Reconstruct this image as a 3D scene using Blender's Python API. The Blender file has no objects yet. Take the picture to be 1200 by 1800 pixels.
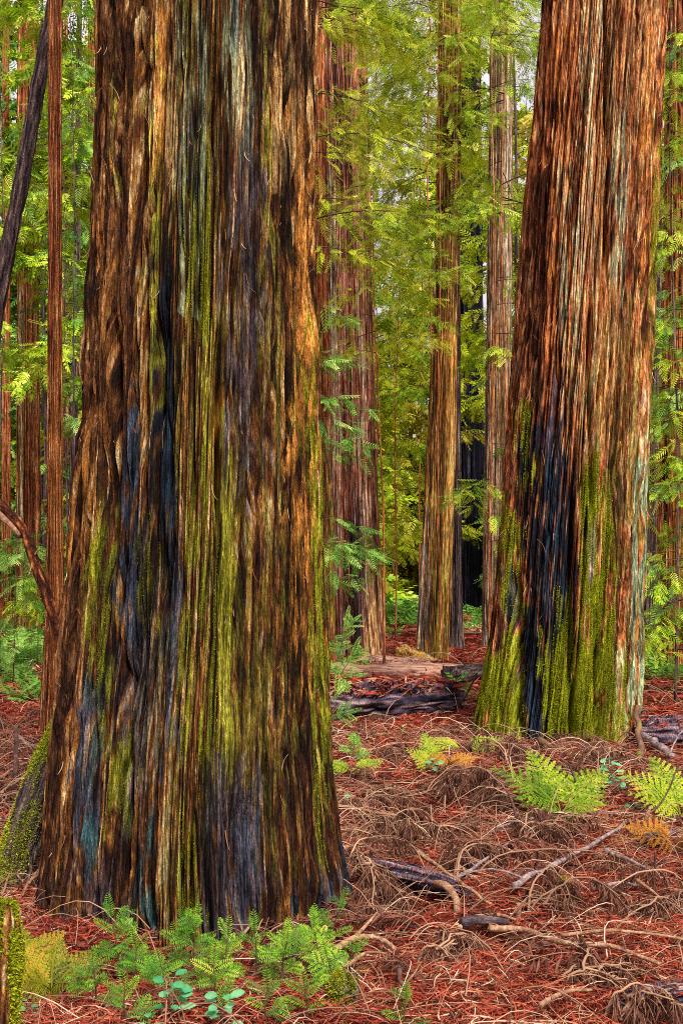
import bpy, math, random
import numpy as np
from mathutils import Vector

sc = bpy.context.scene
COL = sc.collection
random.seed(7)
RNG = np.random.default_rng(7)

# ------------------------------------------------------------------ camera, sky, sun, exposure
F = 2000.0            # focal length in photograph pixels (1200 x 1800)
CH = 1.6              # eye height
HY = 1000.0           # horizon row of the photograph
cam = bpy.data.cameras.new("camera")
cam.sensor_fit = 'VERTICAL'
cam.sensor_height = 36.0
cam.lens = 36.0 * F / 1800.0
cam.shift_y = (HY - 900.0) / 1800.0
cam.clip_start = 0.05
cam.clip_end = 2000
camo = bpy.data.objects.new("camera", cam)
COL.objects.link(camo)
camo.location = (0, 0, CH)
camo.rotation_euler = (math.radians(90), 0, 0)
sc.camera = camo

SUN_EL, SUN_AZ = math.radians(50), math.radians(160)     # behind the camera, from the right
world = bpy.data.worlds.new("World")
sc.world = world
world.use_nodes = True
wn = world.node_tree
wn.nodes.clear()
sky = wn.nodes.new("ShaderNodeTexSky")
sky.sky_type = 'NISHITA'
sky.sun_disc = False
sky.sun_elevation = SUN_EL
sky.sun_rotation = SUN_AZ
sky.dust_density = 4.0
sky.air_density = 0.8
sky.ozone_density = 0.6
bg = wn.nodes.new("ShaderNodeBackground")
bg.inputs[1].default_value = 0.09
wo = wn.nodes.new("ShaderNodeOutputWorld")
wtc = wn.nodes.new("ShaderNodeTexCoord"); wno = wn.nodes.new("ShaderNodeTexNoise")
wno.inputs["Scale"].default_value = 3.0; wno.inputs["Detail"].default_value = 5
wn.links.new(wtc.outputs["Generated"], wno.inputs["Vector"])
wmr = wn.nodes.new("ShaderNodeMapRange")
wmr.inputs[1].default_value = .3; wmr.inputs[2].default_value = .6; wmr.inputs[3].default_value = .55; wmr.inputs[4].default_value = .95
wn.links.new(wno.outputs[0], wmr.inputs[0])
wmx = wn.nodes.new("ShaderNodeMix"); wmx.data_type = 'RGBA'
wmx.inputs[7].default_value = (6.6, 6.0, 6.3, 1)      # the thin cloud layer
wsp = wn.nodes.new("ShaderNodeSeparateXYZ"); wn.links.new(wtc.outputs["Generated"], wsp.inputs[0])
wgr = wn.nodes.new("ShaderNodeMapRange")              # an overcast sky is about three times brighter overhead than at the horizon
wgr.inputs[1].default_value = 0.0; wgr.inputs[2].default_value = .9; wgr.inputs[3].default_value = .34; wgr.inputs[4].default_value = 1.0
wn.links.new(wsp.outputs[2], wgr.inputs[0])
wsc = wn.nodes.new("ShaderNodeVectorMath"); wsc.operation = 'SCALE'; wsc.inputs[0].default_value = (9.2, 8.4, 8.7)
wn.links.new(wgr.outputs[0], wsc.inputs["Scale"]); wn.links.new(wsc.outputs[0], wmx.inputs[7])
wn.links.new(wmr.outputs[0], wmx.inputs[0]); wn.links.new(sky.outputs[0], wmx.inputs[6])
wn.links.new(wmx.outputs[2], bg.inputs[0])
wn.links.new(bg.outputs[0], wo.inputs[0])

sl = bpy.data.lights.new("sun", 'SUN')
sl.energy = 3.0
sl.angle = math.radians(10)
sl.color = (1.0, 0.95, 0.86)
so = bpy.data.objects.new("sun", sl)
COL.objects.link(so)
sdir = Vector((math.sin(SUN_AZ) * math.cos(SUN_EL), math.cos(SUN_AZ) * math.cos(SUN_EL), math.sin(SUN_EL)))
so.rotation_euler = sdir.to_track_quat('Z', 'Y').to_euler()
so.location = (0, 0, 60)

sc.view_settings.view_transform = 'Standard'
sc.view_settings.look = 'None'
sc.view_settings.exposure = 1.15
sc.view_settings.gamma = 1.0
sc.view_settings.use_curve_mapping = False
sc.render.engine = 'CYCLES'
sc.cycles.max_bounces = 5
sc.cycles.diffuse_bounces = 3
sc.cycles.glossy_bounces = 1
sc.cycles.transmission_bounces = 3
sc.cycles.transparent_max_bounces = 4
sc.cycles.pixel_filter_type = 'BLACKMAN_HARRIS'
sc.cycles.filter_width = 0.95
sc.cycles.use_denoising = False

# ------------------------------------------------------------------ noise
_tab = np.random.default_rng(99)
_ang = _tab.uniform(0, 2 * np.pi, 65536)
_GX, _GY = np.cos(_ang).astype(np.float32), np.sin(_ang).astype(np.float32)

def _h(ix, iy, seed):
    h = (ix.astype(np.int64) * 374761393 + iy.astype(np.int64) * 668265263 + seed * 974634777) & 0xffffffff
    h = ((h ^ (h >> 13)) * 1274126177) & 0xffffffff
    return (h ^ (h >> 16)) & 0xffff

def gn(x, y, per=0, seed=0):
    """2-D gradient noise, about -1..1; per = integer period in x"""
    x = np.asarray(x, dtype=np.float64); y = np.asarray(y, dtype=np.float64)
    x, y = np.broadcast_arrays(x, y)
    xi = np.floor(x).astype(np.int64); yi = np.floor(y).astype(np.int64)
    fx = x - xi; fy = y - yi
    x0, x1 = xi, xi + 1
    if per:
        x0 = x0 % per; x1 = x1 % per
    def g(ix, iy, dx, dy):
        k = _h(ix, iy, seed)
        return _GX[k] * dx + _GY[k] * dy
    u = fx * fx * fx * (fx * (fx * 6 - 15) + 10); v = fy * fy * fy * (fy * (fy * 6 - 15) + 10)
    a = g(x0, yi, fx, fy); b = g(x1, yi, fx - 1, fy)
    c = g(x0, yi + 1, fx, fy - 1); d = g(x1, yi + 1, fx - 1, fy - 1)
    return 1.5 * ((a + (b - a) * u) * (1 - v) + (c + (d - c) * u) * v)

def sst(a, b, x):
    t = np.clip((x - a) / (b - a), 0, 1)
    return t * t * (3 - 2 * t)

def gz(x, y):
    """ground height"""
    x = np.asarray(x, float); y = np.asarray(y, float)
    near = 1.0 / (1 + (np.maximum(y, 0) / 22.0) ** 2)
    z = 0.10 * gn(x * .45 + 3, y * .45, 0, 1) * near + 0.05 * gn(x * 1.6, y * 1.6, 0, 2) * near + 0.018 * gn(x * 5, y * 5, 0, 3) * near
    z = z - 0.20 * np.exp(-(((x - .26) / .26) ** 2 + ((y - 5.35) / .22) ** 2))
    z = z + 0.05 * np.exp(-(((x - 0.9) / .5) ** 2 + ((y - 9.0) / 1.2) ** 2))
    for (tx, ty, tr, th_) in ((-.70, 5.5, .72, .06), (2.07, 11.0, .80, .05)):
        z = z + th_ * np.exp(-((np.hypot(x - tx, y - ty) - tr) / .22) ** 2) * (.6 + .8 * gn(x * 2.2, y * 2.2, 0, 9))
    far = np.maximum(y - 45, 0)
    return z + 0.012 * far

def P(px, py, d):
    return np.array([(px - 600.0) * d / F, d, CH - (py - HY) * d / F])

def G(px, py, h=0.0):
    """point of the photograph that lies h above the ground"""
    d = (CH - h) * F / max(py - HY, 5)
    for _ in range(4):
        x = (px - 600) * d / F
        d = (CH - h - float(gz(x, d))) * F / max(py - HY, 5)
    x = (px - 600) * d / F
    return np.array([x, d, float(gz(x, d)) + h])

# ------------------------------------------------------------------ object helpers
def tag(o, label=None, cat=None, group=None, kind=None):
    if label: o["label"] = label
    if cat: o["category"] = cat
    if group: o["group"] = group
    if kind: o["kind"] = kind
    return o

def empty(name, loc, label, cat, group=None):
    o = bpy.data.objects.new(name, None)
    o.empty_display_size = 0.2
    o.location = tuple(float(v) for v in loc)
    COL.objects.link(o)
    return tag(o, label, cat, group)

def link_mesh(name, V, Q, mats, parent=None, fattr=None, midx=None, vcol=None, smooth=True, origin=None):
    """V (n,3) world coordinates, Q (m,4) quads -> one mesh object"""
    V = np.asarray(V, np.float32).reshape(-1, 3); Q = np.asarray(Q, np.int32).reshape(-1, 4)
    if parent is not None:
        origin = np.array(parent.matrix_basis.translation)
        pp = parent.parent
        while pp is not None:
            origin = origin + np.array(pp.matrix_basis.translation); pp = pp.parent
    loc = origin if (parent is None and origin is not None) else None
    if origin is not None:
        V = V - np.asarray(origin, np.float32)
    me = bpy.data.meshes.new(name)
    me.vertices.add(len(V)); me.vertices.foreach_set("co", V.ravel())
    me.loops.add(len(Q) * 4); me.loops.foreach_set("vertex_index", Q.ravel())
    me.polygons.add(len(Q))
    me.polygons.foreach_set("loop_start", np.arange(0, len(Q) * 4, 4, dtype=np.int32))
    if not isinstance(mats, (list, tuple)): mats = [mats]
    for m in mats: me.materials.append(m)
    if midx is not None: me.polygons.foreach_set("material_index", np.asarray(midx, np.int32))
    me.polygons.foreach_set("use_smooth", np.full(len(Q), smooth, dtype=bool))
    if fattr is not None:
        a = me.attributes.new("rnd", 'FLOAT', 'FACE'); a.data.foreach_set("value", np.asarray(fattr, np.float32))
    if vcol is not None:
        a = me.attributes.new("pigment", 'FLOAT_COLOR', 'POINT')
        c = np.ones((len(V), 4), np.float32); c[:, :3] = vcol
        a.data.foreach_set("color", c.ravel())
    me.update(calc_edges=True)
    o = bpy.data.objects.new(name, me)
    COL.objects.link(o)
    if parent is not None: o.parent = parent
    elif loc is not None: o.location = tuple(float(v) for v in loc)
    return o

class MB:
    def __init__(s): s.V = []; s.Q = []; s.R = []; s.M = []; s.n = 0
    def add(s, V, Q, rnd=0.5, m=0):
        V = np.asarray(V, np.float32).reshape(-1, 3); Q = np.asarray(Q, np.int64).reshape(-1, 4)
        s.V.append(V); s.Q.append(Q + s.n); s.n += len(V)
        s.R.append(np.broadcast_to(np.asarray(rnd, np.float32), (len(Q),))); s.M.append(np.full(len(Q), m, np.int32))
    def build(s, name, mats, parent=None, smooth=True, origin=None):
        return link_mesh(name, np.concatenate(s.V), np.concatenate(s.Q), mats, parent, np.concatenate(s.R), np.concatenate(s.M), None, smooth, origin)

def unit(v):
    return v / np.maximum(np.linalg.norm(v, axis=-1, keepdims=True), 1e-9)

def spline(pts, n):
    """Catmull-Rom through pts, n samples"""
    p = np.asarray(pts, float)
    if len(p) == 2:
        t = np.linspace(0, 1, n)[:, None]; return p[0] * (1 - t) + p[1] * t
    q = np.vstack([2 * p[0] - p[1], p, 2 * p[-1] - p[-2]])
    t = np.linspace(0, len(p) - 1 - 1e-9, n); k = t.astype(int); f = (t - k)[:, None]
    a, b, c, d = q[k], q[k + 1], q[k + 2], q[k + 3]
    return 0.5 * (2 * b + (c - a) * f + (2 * a - 5 * b + 4 * c - d) * f ** 2 + (3 * b - a - 3 * c + d) * f ** 3)

def tube(pts, rad, ns=6, cap=True, rough=0.0, seed=0, rf=5):
    pts = np.asarray(pts, float); n = len(pts)
    rad = np.broadcast_to(np.asarray(rad, float), (n,)).copy()
    if cap:
        pts = np.vstack([pts[0], pts, pts[-1]]); rad = np.concatenate([[rad[0] * .05], rad, [rad[-1] * .05]]); n += 2
    T = np.gradient(pts, axis=0)
    if cap: T[0] = T[1] = pts[2] - pts[1]; T[-1] = T[-2] = pts[-2] - pts[-3]
    T = unit(T)
    ref = np.array([0, 0, 1.0]) if abs(T[:, 2]).mean() < .8 else np.array([0, 1.0, 0])
    A = unit(np.cross(T, ref)); B = np.cross(A, T)
    th = np.arange(ns) * 2 * np.pi / ns
    R = rad[:, None] * np.ones(ns)[None]
    if rough:
        L = np.concatenate([[0], np.cumsum(np.linalg.norm(np.diff(pts, axis=0), axis=1))])
        R = R * (1 + rough * gn(th[None] / (2 * np.pi) * rf, (L * 3)[:, None] + seed * 7.3, rf, seed) + rough * .5 * gn(th[None] / (2 * np.pi) * rf * 3, (L * 7)[:, None] + seed * 3.3, rf * 3, seed + 1))
    V = pts[:, None] + R[..., None] * (np.cos(th)[None, :, None] * A[:, None] + np.sin(th)[None, :, None] * B[:, None])
    i = np.arange(n - 1)[:, None]; j = np.arange(ns)[None]
    j2 = (j + 1) % ns
    Q = np.stack([i * ns + j, i * ns + j2, (i + 1) * ns + j2, (i + 1) * ns + j], -1).reshape(-1, 4)
    return V.reshape(-1, 3), Q

def place(tv, pos, ax, up, scale):
    """template (k,3): x along ax, y sideways, z along up; -> (n*k,3)"""
    ax = unit(ax); sd = unit(np.cross(up, ax)); nn = np.cross(ax, sd)
    s = np.asarray(scale)[:, None, None]
    V = pos[:, None] + s * (tv[None, :, 0:1] * ax[:, None] + tv[None, :, 1:2] * sd[:, None] + tv[None, :, 2:3] * nn[:, None])
    return V.reshape(-1, 3)

def diamonds(n):
    return np.arange(n * 4).reshape(n, 4)

# ------------------------------------------------------------------ materials
def new_mat(name):
    m = bpy.data.materials.new(name); m.use_nodes = True
    nt = m.node_tree; nt.nodes.clear()
    return m, nt, nt.nodes.new, nt.links.new

def ramp_node(N, stops):
    r = N("ShaderNodeValToRGB"); e = r.color_ramp.elements
    while len(e) < len(stops): e.new(0.5)
    for k, (p, c) in enumerate(stops):
        e[k].position = p; e[k].color = (*c, 1)
    return r

def leaf_mat(name, stops, trans=0.35, rough=0.6):
    m, nt, N, L = new_mat(name)
    at = N("ShaderNodeAttribute"); at.attribute_name = "rnd"
    r = ramp_node(N, stops)
    L(at.outputs["Fac"], r.inputs[0])
    p = N("ShaderNodeBsdfPrincipled"); p.inputs["Roughness"].default_value = rough
    p.inputs["Specular IOR Level"].default_value = 0.12
    L(r.outputs[0], p.inputs["Base Color"])
    o = N("ShaderNodeOutputMaterial")
    if trans > 0:
        t = N("ShaderNodeBsdfTranslucent"); L(r.outputs[0], t.inputs[0])
        mx = N("ShaderNodeMixShader"); mx.inputs[0].default_value = trans
        L(p.outputs[0], mx.inputs[1]); L(t.outputs[0], mx.inputs[2]); L(mx.outputs[0], o.inputs[0])
    else:
        L(p.outputs[0], o.inputs[0])
    return m

def bark_mat(name, sc_xy=60.0, sc_z=6.0, bump=0.6):
    """pigment attribute varied by stretched fibre noise, with fibre relief"""
    m, nt, N, L = new_mat(name)
    tc = N("ShaderNodeTexCoord"); mp = N("ShaderNodeMapping")
    mp.inputs["Scale"].default_value = (sc_xy, sc_xy, sc_z)
    L(tc.outputs["Object"], mp.inputs[0])
    n1 = N("ShaderNodeTexNoise"); n1.inputs["Scale"].default_value = 1.0; n1.inputs["Detail"].default_value = 4; n1.inputs["Roughness"].default_value = 0.7
    L(mp.outputs[0], n1.inputs["Vector"])
    mp2 = N("ShaderNodeMapping"); mp2.inputs["Scale"].default_value = (sc_xy * 1.6, sc_xy * 1.6, sc_z * 11)
    L(tc.outputs["Object"], mp2.inputs[0])
    n2 = N("ShaderNodeTexNoise"); n2.inputs["Scale"].default_value = 1.0; n2.inputs["Detail"].default_value = 3; n2.inputs["Roughness"].default_value = 0.6
    L(mp2.outputs[0], n2.inputs["Vector"])
    sb = N("ShaderNodeMath"); sb.operation = 'SUBTRACT'; L(n1.outputs[0], sb.inputs[0]); sb.inputs[1].default_value = .5
    ab = N("ShaderNodeMath"); ab.operation = 'ABSOLUTE'; L(sb.outputs[0], ab.inputs[0])
    m1 = N("ShaderNodeMapRange"); m1.inputs[1].default_value = 0; m1.inputs[2].default_value = .13; m1.inputs[3].default_value = 1.6; m1.inputs[4].default_value = .50
    L(ab.outputs[0], m1.inputs[0])
    m2 = N("ShaderNodeMapRange"); m2.inputs[1].default_value = .36; m2.inputs[2].default_value = .64; m2.inputs[3].default_value = .45; m2.inputs[4].default_value = 1.6
    L(n2.outputs[0], m2.inputs[0])
    mr = N("ShaderNodeMath"); mr.operation = 'MULTIPLY'; L(m1.outputs[0], mr.inputs[0]); L(m2.outputs[0], mr.inputs[1])
    ad = mr
    at = N("ShaderNodeAttribute"); at.attribute_name = "pigment"
    mul = N("ShaderNodeVectorMath"); mul.operation = 'SCALE'
    L(at.outputs["Color"], mul.inputs[0]); L(mr.outputs[0], mul.inputs["Scale"])
    p = N("ShaderNodeBsdfPrincipled"); p.inputs["Roughness"].default_value = 0.9; p.inputs["Specular IOR Level"].default_value = 0.06
    L(mul.outputs[0], p.inputs["Base Color"])
    b = N("ShaderNodeBump"); b.inputs["Strength"].default_value = bump; b.inputs["Distance"].default_value = 0.006
    L(ad.outputs[0], b.inputs["Height"]); L(b.outputs[0], p.inputs["Normal"])
    o = N("ShaderNodeOutputMaterial"); L(p.outputs[0], o.inputs[0])
    return m

def wood_mat(name, stops, scale=14.0, bump=0.5, moss=None, grain=None):
    m, nt, N, L = new_mat(name)
    tc = N("ShaderNodeTexCoord")
    src = tc.outputs["Object"]
    if grain:
        gm = N("ShaderNodeMapping"); gm.inputs["Scale"].default_value = grain; L(src, gm.inputs[0]); src = gm.outputs[0]
    n1 = N("ShaderNodeTexNoise"); n1.inputs["Scale"].default_value = scale; n1.inputs["Detail"].default_value = 6; n1.inputs["Roughness"].default_value = 0.65
    n1.inputs["Distortion"].default_value = 0.6
    L(src, n1.inputs["Vector"])
    r = ramp_node(N, stops); L(n1.outputs[0], r.inputs[0])
    col = r.outputs[0]
    if moss:
        n2 = N("ShaderNodeTexNoise"); n2.inputs["Scale"].default_value = scale * .45; n2.inputs["Detail"].default_value = 5
        L(tc.outputs["Object"], n2.inputs["Vector"])
        mr = N("ShaderNodeMapRange"); mr.inputs[1].default_value = moss[1]; mr.inputs[2].default_value = moss[1] + .08
        L(n2.outputs[0], mr.inputs[0])
        mx = N("ShaderNodeMix"); mx.data_type = 'RGBA'
        L(mr.outputs[0], mx.inputs[0]); L(col, mx.inputs[6]); mx.inputs[7].default_value = (*moss[0], 1)
        col = mx.outputs[2]
    p = N("ShaderNodeBsdfPrincipled"); p.inputs["Roughness"].default_value = 0.8; p.inputs["Specular IOR Level"].default_value = 0.25
    L(col, p.inputs["Base Color"])
    b = N("ShaderNodeBump"); b.inputs["Strength"].default_value = bump; b.inputs["Distance"].default_value = 0.01
    n3 = N("ShaderNodeTexNoise"); n3.inputs["Scale"].default_value = scale * 4; n3.inputs["Detail"].default_value = 4
    L(src, n3.inputs["Vector"])
    L(n3.outputs[0], b.inputs["Height"]); L(b.outputs[0], p.inputs["Normal"])
    o = N("ShaderNodeOutputMaterial"); L(p.outputs[0], o.inputs[0])
    return m

M = {}
M['bark'] = bark_mat("redwood bark", 60, 2.2, .9)
M['bark_mid'] = bark_mat("redwood bark middle", 30, 1.2, .9)
M['bark_far'] = bark_mat("redwood bark coarse", 18, .7, .9)
M['leaf'] = leaf_mat("conifer needles green", [(0, (.018, .055, .006)), (.28, (.09, .19, .008)), (.55, (.26, .43, .012)), (.8, (.48, .60, .025)), (1, (.66, .68, .14))], .32)
M['leaf_y'] = leaf_mat("conifer needles yellow green", [(0, (.03, .055, .005)), (.28, (.16, .24, .007)), (.55, (.40, .50, .012)), (.8, (.60, .64, .03)), (1, (.72, .68, .16))], .32)
M['leaf_e'] = leaf_mat("conifer needles emerald", [(0, (.012, .05, .012)), (.35, (.05, .17, .025)), (.7, (.17, .38, .04)), (1, (.46, .60, .16))], .32)
M['leaf_far'] = leaf_mat("distant foliage", [(0, (.07, .09, .006)), (.35, (.28, .29, .012)), (.7, (.55, .47, .04)), (1, (.75, .60, .16))], .4)
M['sprout'] = leaf_mat("sprout needles", [(0, (.015, .07, .008)), (.4, (.06, .23, .012)), (.75, (.19, .40, .018)), (1, (.42, .52, .05))], .3, .45)
M['fern'] = leaf_mat("bracken green", [(0, (.06, .13, .008)), (.4, (.19, .31, .014)), (.75, (.36, .44, .025)), (1, (.50, .42, .05))], .35)
M['fern_y'] = leaf_mat("bracken yellowing", [(0, (.05, .07, .006)), (.4, (.15, .17, .010)), (.75, (.30, .27, .014)), (1, (.42, .22, .02))], .35)
M['fern_o'] = leaf_mat("bracken orange", [(0, (.16, .05, .01)), (.5, (.34, .13, .015)), (1, (.5, .25, .03))], .3)
M['broad'] = leaf_mat("broad leaves", [(0, (.02, .14, .06)), (.5, (.06, .28, .11)), (1, (.22, .45, .22))], .25, .4)
M['moss'] = leaf_mat("moss tufts", [(0, (.07, .08, .004)), (.35, (.18, .20, .006)), (.7, (.32, .36, .009)), (1, (.46, .47, .02))], .2, .8)
M['litter'] = leaf_mat("dead needle litter", [(0, (.03, .010, .007)), (.25, (.12, .020, .012)), (.5, (.34, .042, .022)), (.70, (.30, .075, .035)), (.87, (.42, .16, .08)), (1, (.56, .36, .24))], .1, .7)
M['dead'] = leaf_mat("dead hanging needles", [(0, (.03, .012, .009)), (.4, (.105, .040, .025)), (.75, (.21, .088, .055)), (1, (.38, .22, .14))], .15, .75)
M['twig'] = leaf_mat("bare twigs", [(0, (.10, .05, .03)), (.4, (.22, .115, .07)), (.75, (.38, .225, .14)), (1, (.60, .44, .32))], 0, .7)
M['branch'] = leaf_mat("thin live branches", [(0, (.035, .02, .012)), (.6, (.12, .07, .04)), (1, (.30, .22, .14))], 0, .8)
M['tan'] = wood_mat("tan stick", [(.3, (.07, .03, .018)), (.5, (.26, .13, .07)), (.7, (.46, .29, .18))], 26, .8)
M['grey'] = wood_mat("grey weathered stick", [(.3, (.04, .025, .03)), (.5, (.20, .14, .14)), (.7, (.42, .31, .27))], 24, .8)
M['dark'] = wood_mat("dark stick", [(.3, (.025, .012, .010)), (.5, (.09, .045, .035)), (.7, (.22, .12, .10))], 16)
M['log'] = wood_mat("dark weathered log", [(.34, (.015, .010, .012)), (.48, (.07, .042, .05)), (.6, (.20, .12, .13)), (.7, (.30, .2, .18))], 26, 1.0, None, (.3, 1.5, 1.5))
M['mosslog'] = wood_mat("mossy log", [(.3, (.03, .015, .012)), (.5, (.10, .05, .03)), (.7, (.24, .12, .05))], 10, .9, ((.17, .20, .01), .52))
M['pale'] = wood_mat("split pale wood", [(.36, (.06, .025, .02)), (.47, (.30, .12, .085)), (.58, (.52, .30, .20)), (.7, (.62, .45, .34))], 9, 1.0, None, (.2, 3, 4))
M['rust'] = wood_mat("rusty rotten wood", [(.3, (.05, .02, .012)), (.5, (.28, .10, .03)), (.7, (.5, .27, .08))], 8, 1.0, None, (.6, 3, 3))

def ground_mat():
    m, nt, N, L = new_mat("forest floor")
    tc = N("ShaderNodeTexCoord")
    n1 = N("ShaderNodeTexNoise"); n1.inputs["Scale"].default_value = 22; n1.inputs["Detail"].default_value = 8; n1.inputs["Roughness"].default_value = .7
    L(tc.outputs["Object"], n1.inputs["Vector"])
    r = ramp_node(N, [(.3, (.02, .007, .005)), (.48, (.10, .022, .013)), (.6, (.24, .055, .03)), (.75, (.36, .15, .09))])
    L(n1.outputs[0], r.inputs[0])
    n2 = N("ShaderNodeTexNoise"); n2.inputs["Scale"].default_value = .8; n2.inputs["Detail"].default_value = 4
    L(tc.outputs["Object"], n2.inputs["Vector"])
    r2 = ramp_node(N, [(.35, (.75, .7, .65)), (.55, (1, 1, 1)), (.7, (1.0, 1.25, 1.0))])
    L(n2.outputs[0], r2.inputs[0])
    mx = N("ShaderNodeMix"); mx.data_type = 'RGBA'; mx.blend_type = 'MULTIPLY'; mx.inputs[0].default_value = 1
    L(r.outputs[0], mx.inputs[6]); L(r2.outputs[0], mx.inputs[7])
    p = N("ShaderNodeBsdfPrincipled"); p.inputs["Roughness"].default_value = .95; p.inputs["Specular IOR Level"].default_value = .1
    L(mx.outputs[2], p.inputs["Base Color"])
    b = N("ShaderNodeBump"); b.inputs["Strength"].default_value = .8; b.inputs["Distance"].default_value = .03
    L(n1.outputs[0], b.inputs["Height"]); L(b.outputs[0], p.inputs["Normal"])
    o = N("ShaderNodeOutputMaterial"); L(p.outputs[0], o.inputs[0])
    return m
M['ground'] = ground_mat()

# ------------------------------------------------------------------ ground
def build_ground():
    u = np.linspace(-1, 1, 361); xs = np.sinh(u * 5.2) / np.sinh(5.2) * 260
    v = np.linspace(0, 1, 421); ys = -12 + 10 * v + np.sinh(v * 5.0) / np.sinh(5.0) * 420
    X, Y = np.meshgrid(xs, ys)
    V = np.stack([X, Y, gz(X, Y)], -1).reshape(-1, 3)
    n, mth = X.shape
    i = np.arange(n - 1)[:, None]; j = np.arange(mth - 1)[None]
    Q = np.stack([i * mth + j, i * mth + j + 1, (i + 1) * mth + j + 1, (i + 1) * mth + j], -1).reshape(-1, 4)
    o = link_mesh("ground", V, Q, M['ground'])
    tag(o, None, None, None, "structure")
build_ground()

# ------------------------------------------------------------------ redwood trunks
PAL = {
    'main': [(-.75, (.010, .005, .004)), (-.35, (.030, .011, .006)), (-.05, (.078, .028, .010)), (.25, (.17, .062, .015)), (.5, (.32, .145, .034)), (.8, (.50, .36, .18))],
    'right': [(-.75, (.030, .010, .006)), (-.35, (.12, .032, .012)), (-.05, (.28, .078, .025)), (.25, (.44, .145, .045)), (.6, (.54, .27, .11)), (1.0, (.62, .48, .30))],
    'rosy': [(-.75, (.05, .02, .016)), (-.35, (.19, .07, .045)), (-.05, (.37, .115, .06)), (.25, (.50, .20, .11)), (.5, (.52, .36, .25)), (.8, (.62, .52, .40))],
    'red': [(-.75, (.04, .012, .007)), (-.35, (.15, .036, .015)), (-.05, (.30, .08, .026)), (.25, (.42, .14, .045)), (.5, (.50, .24, .09)), (.8, (.56, .40, .22))],
    'olive': [(-.75, (.03, .016, .008)), (-.35, (.12, .05, .016)), (-.05, (.27, .12, .028)), (.25, (.40, .20, .04)), (.5, (.48, .32, .08)), (.8, (.56, .48, .22))],
    'pale': [(-.75, (.06, .03, .02)), (-.35, (.20, .105, .06)), (-.05, (.38, .225, .13)), (.25, (.48, .33, .20)), (.5, (.52, .47, .34)), (.8, (.60, .58, .46))],
    'black': [(-.75, (.002, .002, .003)), (-.35, (.003, .003, .006)), (-.05, (.006, .006, .011)), (.25, (.011, .010, .017)), (.5, (.02, .017, .026)), (.8, (.035, .03, .04))],
    'dark': [(-.75, (.012, .008, .010)), (-.35, (.03, .02, .024)), (-.05, (.06, .04, .042)), (.25, (.11, .07, .06)), (.5, (.16, .11, .09)), (.8, (.26, .2, .16))],
}
PAL['plum'] = [(-.75, (.010, .008, .014)), (-.35, (.035, .026, .045)), (-.05, (.085, .06, .085)), (.25, (.17, .11, .13)), (.5, (.26, .17, .18)), (.8, (.38, .28, .27))]
PATCH = {
    'moss': (.20, .21, .010), 'olive': (.15, .125, .017), 'yellow': (.33, .31, .03), 'char_shade': (.012, .013, .020), 'blue': (.022, .040, .068),
    'teal': (.022, .070, .075), 'lichen': (.44, .50, .30), 'orange': (.44, .17, .032), 'tan': (.58, .36, .14), 'mint': (.30, .50, .30),
    'purple': (.070, .055, .070), 'brown': (.13, .055, .025), 'grey': (.30, .26, .25),
}

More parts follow.
